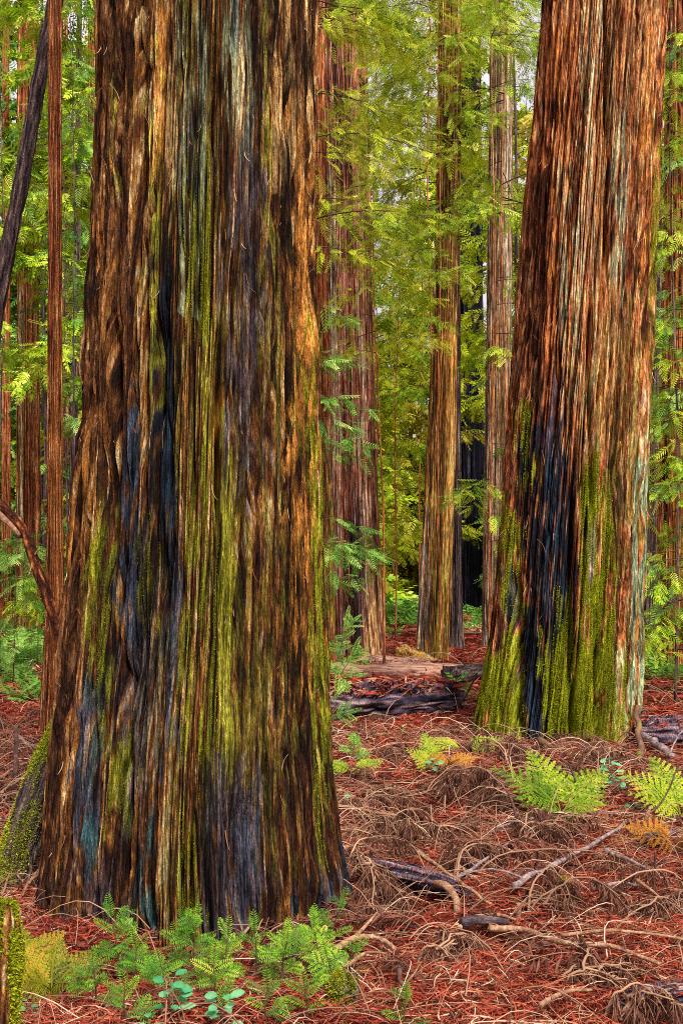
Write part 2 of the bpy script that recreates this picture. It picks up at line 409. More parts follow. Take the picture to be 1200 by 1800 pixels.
def redwood(name, label, rows, D, style, nth, dz, amp, ncell, patches=(), top=None, base_z=-.25, seed=0, mat='bark', flute=.05,
            moss_n=0, moss_size=.012, fibres=0, group=None, cat="tree", cleft=(), stretch=1.0, zfine=None):
    """rows: (photo row, left edge, right edge) of the trunk standing at distance D"""
    rng = np.random.default_rng(seed + 100)
    if mat == 'bark_far': amp = amp * .6
    r = np.array(rows, float)
    zr = CH - (r[:, 0] - HY) * D / F
    cx = ((r[:, 1] + r[:, 2]) / 2 - 600) * D / F
    rr = (r[:, 2] - r[:, 1]) / 2 * D / F
    o = np.argsort(zr); zr, cx, rr = zr[o], cx[o], rr[o]
    ztop_vis = zr[-1]
    ztop = top if top else ztop_vis + 8
    # continue the taper above the frame and straight down below the last row
    kx = (cx[-1] - cx[max(-4, -len(cx))]) / max(zr[-1] - zr[max(-4, -len(zr))], .1)
    kr = min((rr[-1] - rr[max(-4, -len(rr))]) / max(zr[-1] - zr[max(-4, -len(zr))], .1), -.004)
    zr = np.concatenate([[min(base_z, zr[0] - .05)], zr, [ztop]])
    cx = np.concatenate([[cx[0]], cx, [cx[-1] + kx * (ztop - ztop_vis)]])
    rr = np.concatenate([[rr[0] * 1.06], rr, [max(rr[-1] + kr * (ztop - ztop_vis), rr[-1] * .45)]])
    zs = np.concatenate([np.arange(zr[0], ztop_vis + .6, dz), np.linspace(ztop_vis + .6 + dz * 2, ztop, max(8, int((ztop - ztop_vis) / (dz * 8))))])
    from_interp = lambda a: np.interp(zs, zr, a)
    C, R = from_interp(cx), from_interp(rr)
    w = max(3, int(.12 / dz)); ker = np.hanning(w + 2); ker /= ker.sum()
    sm = lambda a: np.convolve(np.pad(a, (len(ker) // 2, len(ker) - 1 - len(ker) // 2), mode='edge'), ker, 'valid')
    C, R = sm(C), sm(R)
    ph = np.arange(nth) / nth                               # 0..1 round the trunk, 0.25 faces the camera
    Pm, Zm = np.meshgrid(ph, zs)
    Rm = R[:, None]
    th = Pm * 2 * np.pi
    ax, ay = np.cos(th), -np.sin(th)                         # y towards the camera is negative
    basek = np.exp(-np.maximum(Zm, 0) / .9)
    px = 600 + F * (C[:, None] + Rm * ax) / D                # photograph column of each point, seen straight on
    py = HY - F * (Zm - CH) / D
    Zs = Zm / stretch
    # twist and interlace
    wp = Pm + .007 * gn(Pm * 7, Zs * .4, 7, seed + 1) + .0016 * gn(Pm * 23, Zs * 1.0, 23, seed + 2) + .004 * Zs
    n1, n2, n3, n4 = ncell, int(ncell * 2.6), int(ncell * 6.5), min(int(ncell * 14), nth // 3)
    g1 = gn(wp * n1, Zs * .36, n1, seed + 3)
    g2 = gn(wp * n2, Zs * .50, n2, seed + 4)
    g3 = gn(wp * n3, Zs * 1.3, n3, seed + 5)
    g4 = gn(wp * n4, Zs * 3, n4, seed + 6)
    g5 = gn(wp * n3, Zs * 20, n3, seed + 9)
    g6 = gn(wp * n1 * 2, Zs * .42, n1 * 2, seed + 19)
    lobe = gn(Pm * 5 + .3, Zs * .22, 5, seed + 7) + .5 * gn(Pm * 11, Zs * .35, 11, seed + 8)
    plate1 = sst(.0, .15, np.abs(g1)); plate2 = sst(0, .16, np.abs(g2)); plate3 = sst(0, .24, np.abs(g3))
    groove = 1 - sst(.015, .085, np.abs(g6))                 # narrow deep cracks
    disp = amp * (.85 * (plate1 - 1) + .58 * (plate2 - 1) + .26 * (plate3 - 1) - .80 * groove + .18 * g4 + .035 * g5 + .22 * np.clip(g1, -.6, .6) + .26 * np.clip(g2, -.6, .6)) + amp * .22
    disp = disp + flute * Rm * lobe * (.35 + .9 * basek)
    cl = np.zeros_like(disp)
    for (cpx, y0, y1, wid, dep) in cleft:                    # deep clefts of the bark
        wob = wid * 1.2 * gn(Zs * 1.3 + cpx, Zs * 0 + .5, 0, seed + 30)
        c = np.exp(-((px - cpx - wob * 1.0) / wid) ** 2) * sst(y0 - 60, y0 + 40, py) * (1 - sst(y1 - 40, y1 + 60, py)) * (ay < 0)
        disp = disp - 1.8 * dep * c; cl = np.maximum(cl, c)
    # pigments
    fine = gn(wp * n4, Zs * 2.2, n4, seed + 10); grain = gn(wp * n4, Zs * 6, n4, seed + 16)
    # bright thin fibres over darker inner bark
    r2 = 1 - sst(.0, .30, np.abs(gn(wp * n2, Zs * .45, n2, seed + 21))); r3 = 1 - sst(.0, .32, np.abs(gn(wp * n3, Zs * 1.1, n3, seed + 22))); r4 = 1 - sst(0, .34, np.abs(fine))
    s = .42 * r2 + .62 * r3 + .55 * r4 - .72 + .40 * grain + .20 * g3 + .30 * gn(wp * n2, Zs * .4, n2, seed + 11) + .35 * gn(Pm * 9, Zs * .4, 9, seed + 12) + .30 * g1
    pal = PAL[style]; kp = [p[0] for p in pal]
    col = np.stack([np.interp(s, kp, [p[1][k] for p in pal]) for k in range(3)], -1)
    edge = .55 * gn(wp * n2, Zs * .6, n2, seed + 13) + .65 * gn(wp * n3, Zs * 1.6, n3, seed + 14) + .80 * gn(wp * n4, Zs * 5, n4, seed + 15)
    mossm = np.zeros_like(s)
    for k, (typ, x0, x1, y0, y1, st) in enumerate(patches):
        sx = max((x1 - x0) * .35, 4); sy = max((y1 - y0) * .2, 20)
        box = sst(x0 - sx, x0 + sx, px) * (1 - sst(x1 - sx, x1 + sx, px)) * sst(y0 - sy, y0 + sy, py) * (1 - sst(y1 - sy, y1 + sy, py))
        e2 = edge if k % 2 == 0 else np.roll(edge, 37 * k, axis=1)
        mk = np.clip((box * 1.15 * st + .95 * e2 * (box > .01) - .36) * 2.8, 0, 1) * min(1, st + .15)
        c = np.array(PATCH[typ]) * (1 + .95 * s[..., None].clip(-.85, .95))
        col = col * (1 - mk[..., None]) + c * mk[..., None]
        if typ == 'moss': mossm = np.maximum(mossm, mk)
        elif typ in ('char_shade', 'blue', 'purple', 'orange', 'teal'): mossm = mossm * (1 - mk)
    disp = disp + moss_size * .6 * mossm * (moss_n > 0)
    Rr = Rm + disp
    V = np.stack([C[:, None] + Rr * ax, D + Rr * ay, Zm + 0 * ax], -1)
    nz = len(zs)
    i = np.arange(nz - 1)[:, None]; j = np.arange(nth)[None]; j2 = (j + 1) % nth
    Q = np.stack([i * nth + j, (i + 1) * nth + j, (i + 1) * nth + j2, i * nth + j2], -1).reshape(-1, 4)
    root = empty(name, (C[0], D, 0), label, cat, group)
    tr = link_mesh("trunk", V.reshape(-1, 3), Q, M[mat], root, vcol=np.clip(col, 0, 1).reshape(-1, 3))
    nrm = np.stack([ax, ay, 0 * ax], -1)
    if moss_n:
        wgt = (mossm ** 1.3 * (Zm < ztop_vis) * (ay < .35)).ravel()
        if wgt.sum() > 0:
            idx = rng.choice(len(wgt), moss_n, p=wgt / wgt.sum())
            pos = V.reshape(-1, 3)[idx] + rng.normal(0, moss_size * .3, (moss_n, 3))
            n_ = nrm.reshape(-1, 3)[idx]
            axd = unit(n_ * .8 + rng.normal(0, .55, (moss_n, 3)) + np.array([0, 0, .15]))
            upd = unit(rng.normal(0, 1, (moss_n, 3)))
            tv = np.array([[-.2, 0, 0], [.3, -.22, 0], [1, 0, .15], [.3, .22, 0]])
            VV = place(tv, pos, axd, upd, rng.uniform(.6, 1.5, moss_n) * moss_size)
            link_mesh("moss", VV, diamonds(moss_n), M['moss'], root, fattr=np.clip(rng.normal(.5, .24, moss_n) + .25 * edge.ravel()[idx] + .3 * gn(pos[:, 0] * 6, pos[:, 2] * 3, 0, 77), 0, 1), smooth=False)["kind"] = "stuff"
    if fibres:
        mb = MB()
        ok = np.flatnonzero(((Zm > .1) & (Zm < ztop_vis) & (ay < .25)).ravel())
        idx = rng.choice(ok, fibres)
        for q in idx:
            p0 = V.reshape(-1, 3)[q]; n_ = nrm.reshape(-1, 3)[q]; tg = np.array([-n_[1], n_[0], 0])
            L = rng.uniform(.03, .14) * (1.0 if D < 8 else 1.6)
            sgn = 1 if rng.random() < .55 else -1
            t = np.linspace(0, 1, 6)[:, None]
            out = n_ * L * rng.uniform(.1, .5) * t ** 1.6
            cur = tg * L * rng.normal(0, .12) * t ** 2
            pts = p0 - n_ * .004 + out + cur + np.array([0, 0, -sgn * L]) * t * (1 - .3 * t)
            wd = rng.uniform(.0012, .0035) * (1 if D < 8 else 1.7)
            a, b = tube(pts, wd * (1 - .75 * t[:, 0]), 4)
            mb.add(a, b, np.clip(rng.normal(.5, .3), 0, 1))
        mb.build("peeling_bark", M['fibre'], root)["kind"] = "stuff"
    return root
M['fibre'] = leaf_mat("bark fibres", [(0, (.12, .04, .015)), (.5, (.32, .14, .05)), (.85, (.48, .30, .16)), (1, (.55, .42, .30))], 0, .8)

MAIN_ROWS = [(0, 186, 551), (200, 181, 551), (400, 172, 552), (600, 159, 556), (800, 147, 560), (1000, 135, 563), (1100, 127, 566),
             (1200, 116, 568), (1300, 106, 571), (1400, 97, 578), (1480, 89, 588), (1550, 80, 603), (1610, 68, 622), (1680, 55, 640)]
MAIN_P = [
    ('brown', 160, 250, 0, 900, 0.50), ('char_shade', 225, 300, 1150, 1650, 0.50), ('grey', 240, 330, 900, 1500, 0.30), ('brown', 110, 200, 1000, 1650, 0.50), ('char_shade', 440, 520, 1150, 1560, 0.35), ('grey', 420, 470, 420, 900, 0.35), ('char_shade', 385, 402, 900, 1650, 0.55), ('char_shade', 470, 500, 560, 1000, 0.45), ('olive', 300, 420, 0, 1700, 0.40), ('olive', 420, 540, 500, 1500, 0.40), ('olive', 190, 245, 850, 1250, 0.43),
    ('lichen', 345, 385, 60, 520, 0.50), ('lichen', 410, 450, 0, 330, 0.45), ('tan', 465, 555, 0, 330, .38), ('orange', 515, 556, 330, 1120, 0.64),
    ('orange', 395, 412, 0, 330, 0.60), ('orange', 398, 418, 620, 900, 0.56), ('orange', 300, 318, 60, 420, 0.48), ('orange', 182, 200, 100, 500, 0.36), ('orange', 150, 175, 500, 1050, 0.40),
    ('orange', 256, 266, 1200, 1270, 0.72), ('orange', 415, 432, 1380, 1560, 0.56), ('tan', 318, 335, 120, 420, 0.60),
    ('yellow', 296, 312, 240, 780, 0.55), ('yellow', 380, 408, 560, 900, 0.55), ('yellow', 410, 432, 820, 1280, 0.74), ('yellow', 470, 485, 20, 480, 0.43), ('yellow', 220, 232, 60, 380, 0.31),
    ('moss', 350, 390, 330, 620, 0.58), ('moss', 545, 570, 780, 1420, 0.62), ('moss', 195, 225, 930, 1300, 0.55), ('moss', 275, 312, 940, 1120, 0.47), ('moss', 345, 400, 880, 1320, 0.47),
    ('moss', 235, 262, 1240, 1400, 0.47), ('moss', 350, 400, 1380, 1620, 0.47), ('moss', 525, 560, 560, 780, 0.39), ('moss', 340, 350, 20, 200, 0.47),
    ('char_shade', 305, 335, 560, 960, 0.90), ('char_shade', 228, 240, 420, 900, 0.70), ('blue', 312, 332, 680, 900, 0.62), ('blue', 246, 280, 760, 1120, 0.72), ('blue', 325, 350, 960, 1300, 0.62), ('purple', 420, 465, 300, 760, 0.55),  # narrow strip down the left cleft paints furrow shade into the bark
    ('blue', 355, 375, 250, 400, 0.45), ('blue', 425, 445, 0, 150, 0.50),
    ('char_shade', 270, 300, 900, 1250, 0.60), ('blue', 180, 215, 1180, 1450, 0.66), ('teal', 190, 215, 1400, 1480, 0.70), ('teal', 280, 310, 1400, 1640, 0.75), ('teal', 150, 180, 1560, 1640, 0.60),
    ('purple', 180, 260, 1440, 1600, 0.50), ('purple', 400, 470, 1340, 1650, 0.75), ('blue', 440, 470, 1380, 1640, 0.55), ('char_shade', 385, 420, 1300, 1640, 0.60), ('blue', 520, 600, 1500, 1640, 0.60), ('char_shade', 90, 180, 1480, 1680, 0.50),
]
redwood("redwood_tree", "giant redwood with furrowed mossy bark, nearest and widest trunk, sprouts at its foot", MAIN_ROWS, 5.5, 'main', 1300, .0055, .070, 30,
        MAIN_P, top=15, seed=1, moss_n=150000, moss_size=.0032, fibres=380, flute=.06,
        cleft=[(402, -50, 330, 9, .075), (405, 640, 900, 8, .06), (234, 380, 980, 7, .07), (288, 500, 800, 7, .05), (278, 60, 420, 8, .05), (160, 700, 1200, 6, .04), (316, 620, 780, 8, .05), (440, 1380, 1600, 14, .05), (352, 1000, 1650, 5, .035), (262, 1150, 1650, 6, .05)])

RIGHT_ROWS = [(0, 957, 1165), (200, 941, 1156), (400, 925, 1147), (600, 909, 1140), (800, 892, 1131), (1000, 877, 1125), (1100, 867, 1122), (1200, 852, 1120),
              (1260, 840, 1119), (1310, 832, 1120), (1345, 828, 1122)]
RIGHT_P = [('tan', 1000, 1018, 0, 420, 0.42), ('tan', 1040, 1060, 60, 700, 0.39), ('lichen', 1012, 1026, 420, 900, 0.43), ('tan', 1085, 1100, 200, 800, 0.35), ('orange', 960, 990, 60, 500, 0.40), ('orange', 1095, 1130, 100, 600, 0.40), ('orange', 1020, 1040, 200, 760, 0.45),
    ('lichen', 1005, 1030, 100, 520, 0.36), ('lichen', 985, 1000, 280, 760, 0.43), ('lichen', 1050, 1075, 240, 520, 0.52), ('lichen', 965, 975, 300, 620, 0.36), ('lichen', 1030, 1045, 0, 150, 0.36),
    ('tan', 1060, 1120, 0, 260, 0.28), ('tan', 990, 1110, 560, 900, 0.35), ('olive', 1000, 1130, 650, 1300, 0.50), ('olive', 1120, 1150, 300, 1000, 0.60),
    ('moss', 1130, 1152, 330, 800, 0.60), ('moss', 905, 922, 730, 860, 0.85), ('moss', 996, 1024, 820, 1010, 0.90), ('moss', 1030, 1050, 860, 1010, 0.75), ('moss', 880, 905, 900, 1100, 0.70),
    ('char_shade', 905, 985, 760, 1330, 0.85), ('blue', 935, 962, 720, 1320, 0.60), ('blue', 880, 900, 1000, 1180, 0.60), ('char_shade', 865, 885, 1080, 1260, 0.60), ('orange', 925, 940, 820, 900, 0.50), ('brown', 900, 935, 300, 760, 0.50),
    ('mint', 1085, 1122, 780, 1300, 0.47), ('lichen', 1040, 1090, 1020, 1300, 0.30), ('grey', 1005, 1020, 940, 1060, 0.60),
    ('moss', 838, 898, 1150, 1330, 1.00), ('moss', 918, 1050, 1130, 1345, 1.05), ('moss', 1000, 1045, 1000, 1180, 0.95), ('moss', 955, 975, 1030, 1130, 0.80), ('moss', 880, 900, 1100, 1180, 0.70),
    ('char_shade', 905, 930, 1080, 1330, 0.95), ('blue', 908, 926, 1180, 1320, 0.60), ('char_shade', 1016, 1024, 1180, 1300, 0.60), ('orange', 1090, 1096, 1090, 1150, 0.80),  # thinnest dark strip lies along a cleft and darkens it
]
redwood("redwood_tree", "large rust red redwood on the right with bright green mossy base and black burn scar", RIGHT_ROWS, 11.0, 'right', 900, .0105, .085, 30,
        RIGHT_P, top=24, seed=2, mat='bark_mid', moss_n=260000, moss_size=.0078, fibres=260, flute=.05, stretch=1.5,
        cleft=[(1038, -50, 260, 5, .10), (975, 900, 1330, 7, .09), (1018, 1130, 1320, 5, .12), (1040, 400, 520, 6, .09), (895, 1050, 1330, 5, .10), (1010, 560, 900, 4, .08), (1100, 500, 1100, 4, .07)])

# middle distance
redwood("redwood_tree", "pale rosy brown redwood trunk between the giant redwood and the mossy olive trunk", [(0, 560, 640), (200, 568, 646), (500, 574, 652), (800, 580, 660), (1000, 584, 668), (1100, 586, 674), (1150, 584, 682), (1175, 580, 688)],
        21.0, 'rosy', 420, .028, .10, 26, [('purple', 615, 640, 900, 1160, .7), ('char_shade', 590, 605, 1020, 1160, .5), ('char_shade', 610, 632, 1040, 1170, .6), ('lichen', 578, 592, 300, 900, .4), ('brown', 640, 682, 100, 1160, .65), ('tan', 645, 665, 1050, 1160, .7)],
        top=30, seed=3, mat='bark_far', stretch=3, flute=.09)
redwood("redwood_tree", "slim red brown trunk half hidden just behind the right edge of the giant redwood", [(0, 546, 570), (300, 549, 573), (600, 552, 577), (860, 555, 583), (1000, 556, 587), (1150, 556, 590), (1200, 554, 594)],
        16.8, 'red', 240, .025, .05, 18, [('brown', 550, 590, 760, 1200, .7), ('moss', 578, 592, 860, 1100, .6)], top=26, seed=4, mat='bark_far', stretch=2)
redwood("redwood_tree", "olive brown redwood with mossy lower trunk, standing right of the tall leaning wood chunk", [(0, 772, 812), (300, 768, 808), (600, 760, 803), (800, 750, 799), (1000, 740, 792), (1100, 734, 789), (1150, 731, 787), (1175, 728, 788)],
        19.6, 'olive', 360, .026, .09, 20, [('orange', 765, 800, 560, 780, .55), ('moss', 760, 780, 960, 1170, .45), ('grey', 731, 752, 930, 1160, .5), ('brown', 770, 810, 150, 560, .55)], top=28, seed=5, mat='bark_far', stretch=3, flute=.08)
redwood("redwood_tree", "dark brown trunk directly behind the olive brown mossy redwood", [(0, 792, 808), (600, 792, 808), (1000, 790, 810), (1120, 787, 813), (1145, 785, 816)],
        22.5, 'dark', 200, .04, .06, 14, [], top=24, seed=6, mat='bark_far', stretch=3)
redwood("redwood_tree", "burnt black trunk far back between the olive brown redwood and the pale trunk", [(0, 812, 842), (400, 808, 846), (700, 806, 849), (1000, 803, 853), (1072, 798, 858)],
        42.0, 'black', 180, .09, .16, 14, [], top=50, seed=7, mat='bark_far', stretch=6)
redwood("redwood_tree", "pale grey brown straight trunk close against the left side of the rust red redwood", [(0, 862, 902), (300, 859, 900), (600, 855, 898), (900, 850, 896), (1100, 847, 895), (1140, 845, 897)],
        23.5, 'pale', 260, .035, .06, 18, [('orange', 856, 880, 560, 760, .5), ('olive', 870, 900, 600, 1140, .4)], top=30, seed=8, mat='bark_far', stretch=3)
redwood("redwood_tree", "orange brown trunk veiled by drooping foliage at the right edge", [(0, 1172, 1236), (400, 1168, 1234), (800, 1160, 1230), (1100, 1155, 1230), (1190, 1150, 1234)],
        17.5, 'red', 240, .035, .07, 18, [('orange', 1165, 1200, 400, 1100, .5)], top=26, seed=9, mat='bark_far', stretch=2)
redwood("redwood_tree", "dark shaded trunk seen between the rust red redwood and the right edge trunk", [(0, 1132, 1162), (600, 1128, 1160), (1000, 1124, 1160), (1130, 1120, 1164)],
        25.0, 'dark', 200, .05, .07, 16, [('brown', 1130, 1160, 700, 950, .5)], top=30, seed=10, mat='bark_far', stretch=3)

# left group of trunks
redwood("redwood_tree", "slender red brown trunk, nearest of the left hand trunks, right of the curved dead branch", [(0, 86, 107), (300, 86, 108), (600, 85, 109), (900, 84, 110), (1080, 81, 112), (1180, 76, 114), (1260, 70, 116), (1300, 64, 118)],
        11.0, 'red', 220, .014, .018, 14, [('orange', 84, 110, 600, 1080, .45), ('brown', 66, 116, 1090, 1310, .5)], top=18, seed=11, mat='bark', stretch=1.5)
redwood("redwood_tree", "broad brown trunk with a pale greenish stripe, left of the slender red brown trunk", [(0, 32, 66), (400, 32, 67), (700, 31, 69), (900, 30, 71), (1050, 28, 73), (1110, 25, 76)],
        27.5, 'red', 260, .035, .07, 16, [('lichen', 38, 46, 560, 1000, .7), ('olive', 34, 50, 500, 1100, .5), ('brown', 52, 72, 100, 1110, .6)], top=34, seed=12, mat='bark_far', stretch=3)
redwood("redwood_tree", "thin rust trunk nearest the left edge of the grove", [(0, 4, 16), (400, 6, 18), (800, 4, 19), (1000, 3, 20), (1080, 0, 22)],
        33.0, 'red', 120, .06, .04, 10, [], top=34, seed=13, mat='bark_far', stretch=3)
redwood("redwood_tree", "dark thin trunk low between the two left brown trunks", [(500, 72, 80), (800, 72, 82), (1000, 72, 84), (1075, 70, 86)],
        40.0, 'dark', 100, .08, .04, 8, [], top=24, seed=14, mat='bark_far', stretch=4)
redwood("redwood_tree", "slim shadowed trunk just right of the slender red brown trunk", [(0, 108, 120), (400, 109, 121), (800, 109, 122), (1000, 108, 124), (1075, 106, 126)],
        36.0, 'rosy', 120, .06, .04, 10, [], top=36, seed=15, mat='bark_far', stretch=3)
redwood("redwood_tree", "thin dark brown trunk midway between the slender trunk and the giant redwood", [(0, 136, 144), (400, 132, 142), (800, 124, 136), (1000, 119, 134), (1080, 116, 136)],
        31.0, 'dark', 120, .06, .04, 10, [], top=32, seed=16, mat='bark_far', stretch=3)
redwood("redwood_tree", "red brown trunk tight against the left side of the giant redwood", [(0, 156, 180), (300, 156, 179), (600, 152, 178), (1000, 150, 180), (1100, 148, 184)],
        26.0, 'red', 180, .05, .06, 14, [('purple', 156, 172, 100, 400, .4)], top=32, seed=17, mat='bark_far', stretch=3)

# leaning dark trunk at upper left
def leaning():
    pts = spline([P(-60, 760, 12.6), P(-18, 610, 12.5), P(6, 480, 12.4), P(40, 310, 12.3), P(72, 130, 12.2), P(98, 0, 12.1), P(130, -140, 12.0), P(170, -330, 12.0)], 240)
    foot = np.array([pts[0][0] - .55, 12.9, -.1])
    pts = np.vstack([spline([foot, (foot + pts[0]) / 2 + np.array([.03, 0, .0]), pts[0]], 60)[:-1], pts])
    n = len(pts); rad = np.interp(np.arange(n), [0, 60, n], [.13, .085, .07])
    root = empty("leaning_tree", foot + np.array([0, 0, .1]), "dark bare trunk leaning right across the upper left corner", "tree")
    V, Q = tube(pts, rad, 36, True, .22, 5, 9)
    th = np.tile(np.arange(36) / 36., len(V) // 36); zz = V[:, 2]
    s = gn(th * 18, zz * 2.5, 18, 60) + .5 * gn(th * 36, zz * 8, 36, 61)
    pal = PAL['dark']; col = np.stack([np.interp(s - .15, [p[0] for p in pal], [p[1][k] for p in pal]) for k in range(3)], -1)
    link_mesh("trunk", V, Q, M['bark'], root, vcol=col)
    return root
leaning()

# ------------------------------------------------------------------ foliage
def spray_template(pairs, ang, lw, ll, tip=True, fold=.12):
    """flat branchlet of length 1: narrow leaflets in two ranks"""
    V = []
    for k in range(pairs):
        t = .10 + .82 * k / max(pairs - 1, 1)
        l = ll * (1 - .55 * t) * (1 if k else .8)
        for sgn in (-1, 1):
            a = math.radians(ang) * sgn * (1 - .25 * t)
            b = np.array([t + (.02 if sgn > 0 else 0), 0, 0]); d = np.array([math.cos(a), math.sin(a), -fold * (1 + t)])
            n = np.array([-math.sin(a), math.cos(a), 0])
            V += [b, b + d * l * .5 + n * lw * .5, b + d * l, b + d * l * .5 - n * lw * .5]
    if tip:
        V += [[.7, 0, 0], [.9, lw * .5, -.05], [1.12, 0, -.12], [.9, -lw * .5, -.05]]
    V += [[0, -.006, 0], [0, .006, 0], [.9, .003, -.04], [.9, -.003, -.04]]
    return np.array(V, float)
SPRAY = spray_template(7, 50, .055, .36)
SPRAY_F = spray_template(5, 48, .11, .42)
SPRAY_X = spray_template(4, 48, .17, .45)

def sprays(mb, pos, ax, up, sc, tmpl, rnd, m=0):
    n = len(pos); k = len(tmpl) // 4
    V = place(tmpl, pos, ax, up, sc)
    r = np.repeat(rnd, k) + np.tile(RNG.normal(0, .09, k), n)
    mb.add(V, diamonds(n * k), np.clip(r, 0, 1), m)

def limb_foliage(mb, root, az, L, rise, droop, r0, rng, tone, tmpl, spsize, dens=1.0, bare=.15, limb=True, hang=.25):
    """one limb with side twigs and leaf sprays"""
    t = np.linspace(0, 1, 9)
    d = np.array([math.cos(az), math.sin(az), 0]); sdv = np.array([-d[1], d[0], 0])
    wob = rng.normal(0, .06)
    f = lambda t: root + L * (d * t[:, None] + sdv * (wob * np.sin(t * 3.0))[:, None] + np.array([0, 0, 1.0]) * (rise * t - droop * t * t)[:, None])
    pts = f(t)
    if limb:
        V, Q = tube(pts, r0 * (1 - .85 * t), 4, False); mb.add(V, Q, rng.uniform(0, .6), 1)
    ns = max(4, int(L * 7 * dens))
    ts = np.clip(np.linspace(bare, 1, ns) + rng.normal(0, .02, ns), 0, 1)
    P0 = f(ts)
    sgn = np.where(np.arange(ns) % 2 == 0, 1, -1)
    a = az + sgn * np.radians(rng.uniform(35, 75, ns)) * (1 - .5 * ts)
    sd = np.stack([np.cos(a), np.sin(a), -rng.uniform(.05, .05 + hang * 1.6, ns)], -1)
    sl = L * rng.uniform(.22, .42, ns) * (1.1 - .65 * ts)
    sl = np.maximum(sl, spsize * .5)
    if limb:
        for k in range(0, ns):
            V, Q = tube(np.stack([P0[k], P0[k] + sd[k] * sl[k] * .55 + [0, 0, -.01], P0[k] + sd[k] * sl[k] + [0, 0, -hang * sl[k] * .3]]), r0 * np.array([.28, .2, .1]), 3, False)
            mb.add(V, Q, rng.uniform(0, .7), 1)
    pos = []; ax = []
    for s in (.3, .55, .8, 1.0):
        keep = rng.random(ns) < .95
        q = P0 + sd * (sl * s)[:, None] + np.array([0, 0, -1]) * (hang * sl * .3 * s * s)[:, None] + rng.normal(0, .03, (ns, 3)) * L * .4
        aa = sd + rng.normal(0, .45, (ns, 3)) + np.array([0, 0, -hang])
        pos.append(q[keep]); ax.append(aa[keep])
    pos = np.concatenate(pos); ax = np.concatenate(ax); n = len(pos)
    up = np.array([0, 0, 1.0]) + rng.normal(0, .45, (n, 3))
    rnd = tone + rng.normal(0, .19, n) + .16 * gn(pos[:, 0] * 2.5, pos[:, 2] * 2.5, 0, 5)
    sprays(mb, pos, ax, up, spsize * rng.uniform(.65, 1.3, n), tmpl, rnd, 0)

def conifer(name, label, x, y, H, r0, z0, z1, Lmax, nb, leafm, tmpl, spsize, seed, tone=.5, lean=(0, 0), style='dark', group=None, az=None, dens=1.0, droop=.35, hang=.3, taper=True, limb=True, cat="tree"):
    rng = np.random.default_rng(seed)
    g0 = float(gz(x, y))
    root = empty(name, (x, y, g0), label, cat, group)
    r0 = r0 * (.36 if (y < 30 and r0 < .08) else 1)
    zz = np.linspace(-.2, H, 26)
    pts = np.stack([x + lean[0] * zz / H + .035 * np.sin(zz * .8 + seed) + .05 * np.sin(zz * .33 + seed * 2.1) + .012 * zz * math.sin(seed * 5.0), y + lean[1] * zz / H + 0 * zz, g0 + zz], -1)
    rad = r0 * np.clip(1.05 - zz / H, .06, 1) + .35 * r0 * np.exp(-np.maximum(zz, 0) / .35)
    V, Q = tube(pts, rad, 14, True, .14, seed, 7)
    s = gn(np.tile(np.arange(14) / 14., len(V) // 14) * 14, V[:, 2] * 2, 14, seed) + .6 * gn(V[:, 0] * 40, V[:, 2] * 9, 0, seed + 1)
    pal = PAL[style]; col = np.stack([np.interp(s, [p[0] for p in pal], [p[1][k] for p in pal]) for k in range(3)], -1)
    link_mesh("trunk", V, Q, M['bark_far'], root, vcol=col)
    mb = MB()
    zb = np.sort(z0 + (z1 - z0) * rng.random(nb) ** .95)
    for z in zb:
        k = (z - z0) / max(H - z0, .1)
        L = Lmax * ((1 - .85 * k) if taper else 1) * rng.uniform(.55, 1.1)
        a = rng.uniform(0, 2 * np.pi) if az is None else rng.normal(math.radians(az[0]), math.radians(az[1]))
        p = np.array([np.interp(z, zz, pts[:, 0]), np.interp(z, zz, pts[:, 1]), g0 + z])
        limb_foliage(mb, p, a, L, rng.uniform(-.05, .25), droop * rng.uniform(.7, 1.3), max(.003, .0065 * L), rng, tone + rng.normal(0, .09), tmpl, spsize, dens, limb=limb, hang=hang)
    mb.build("crown", [M[leafm], M['branch']], root, smooth=False)
    return root

def X(px, d): return (px - 600) * d / F

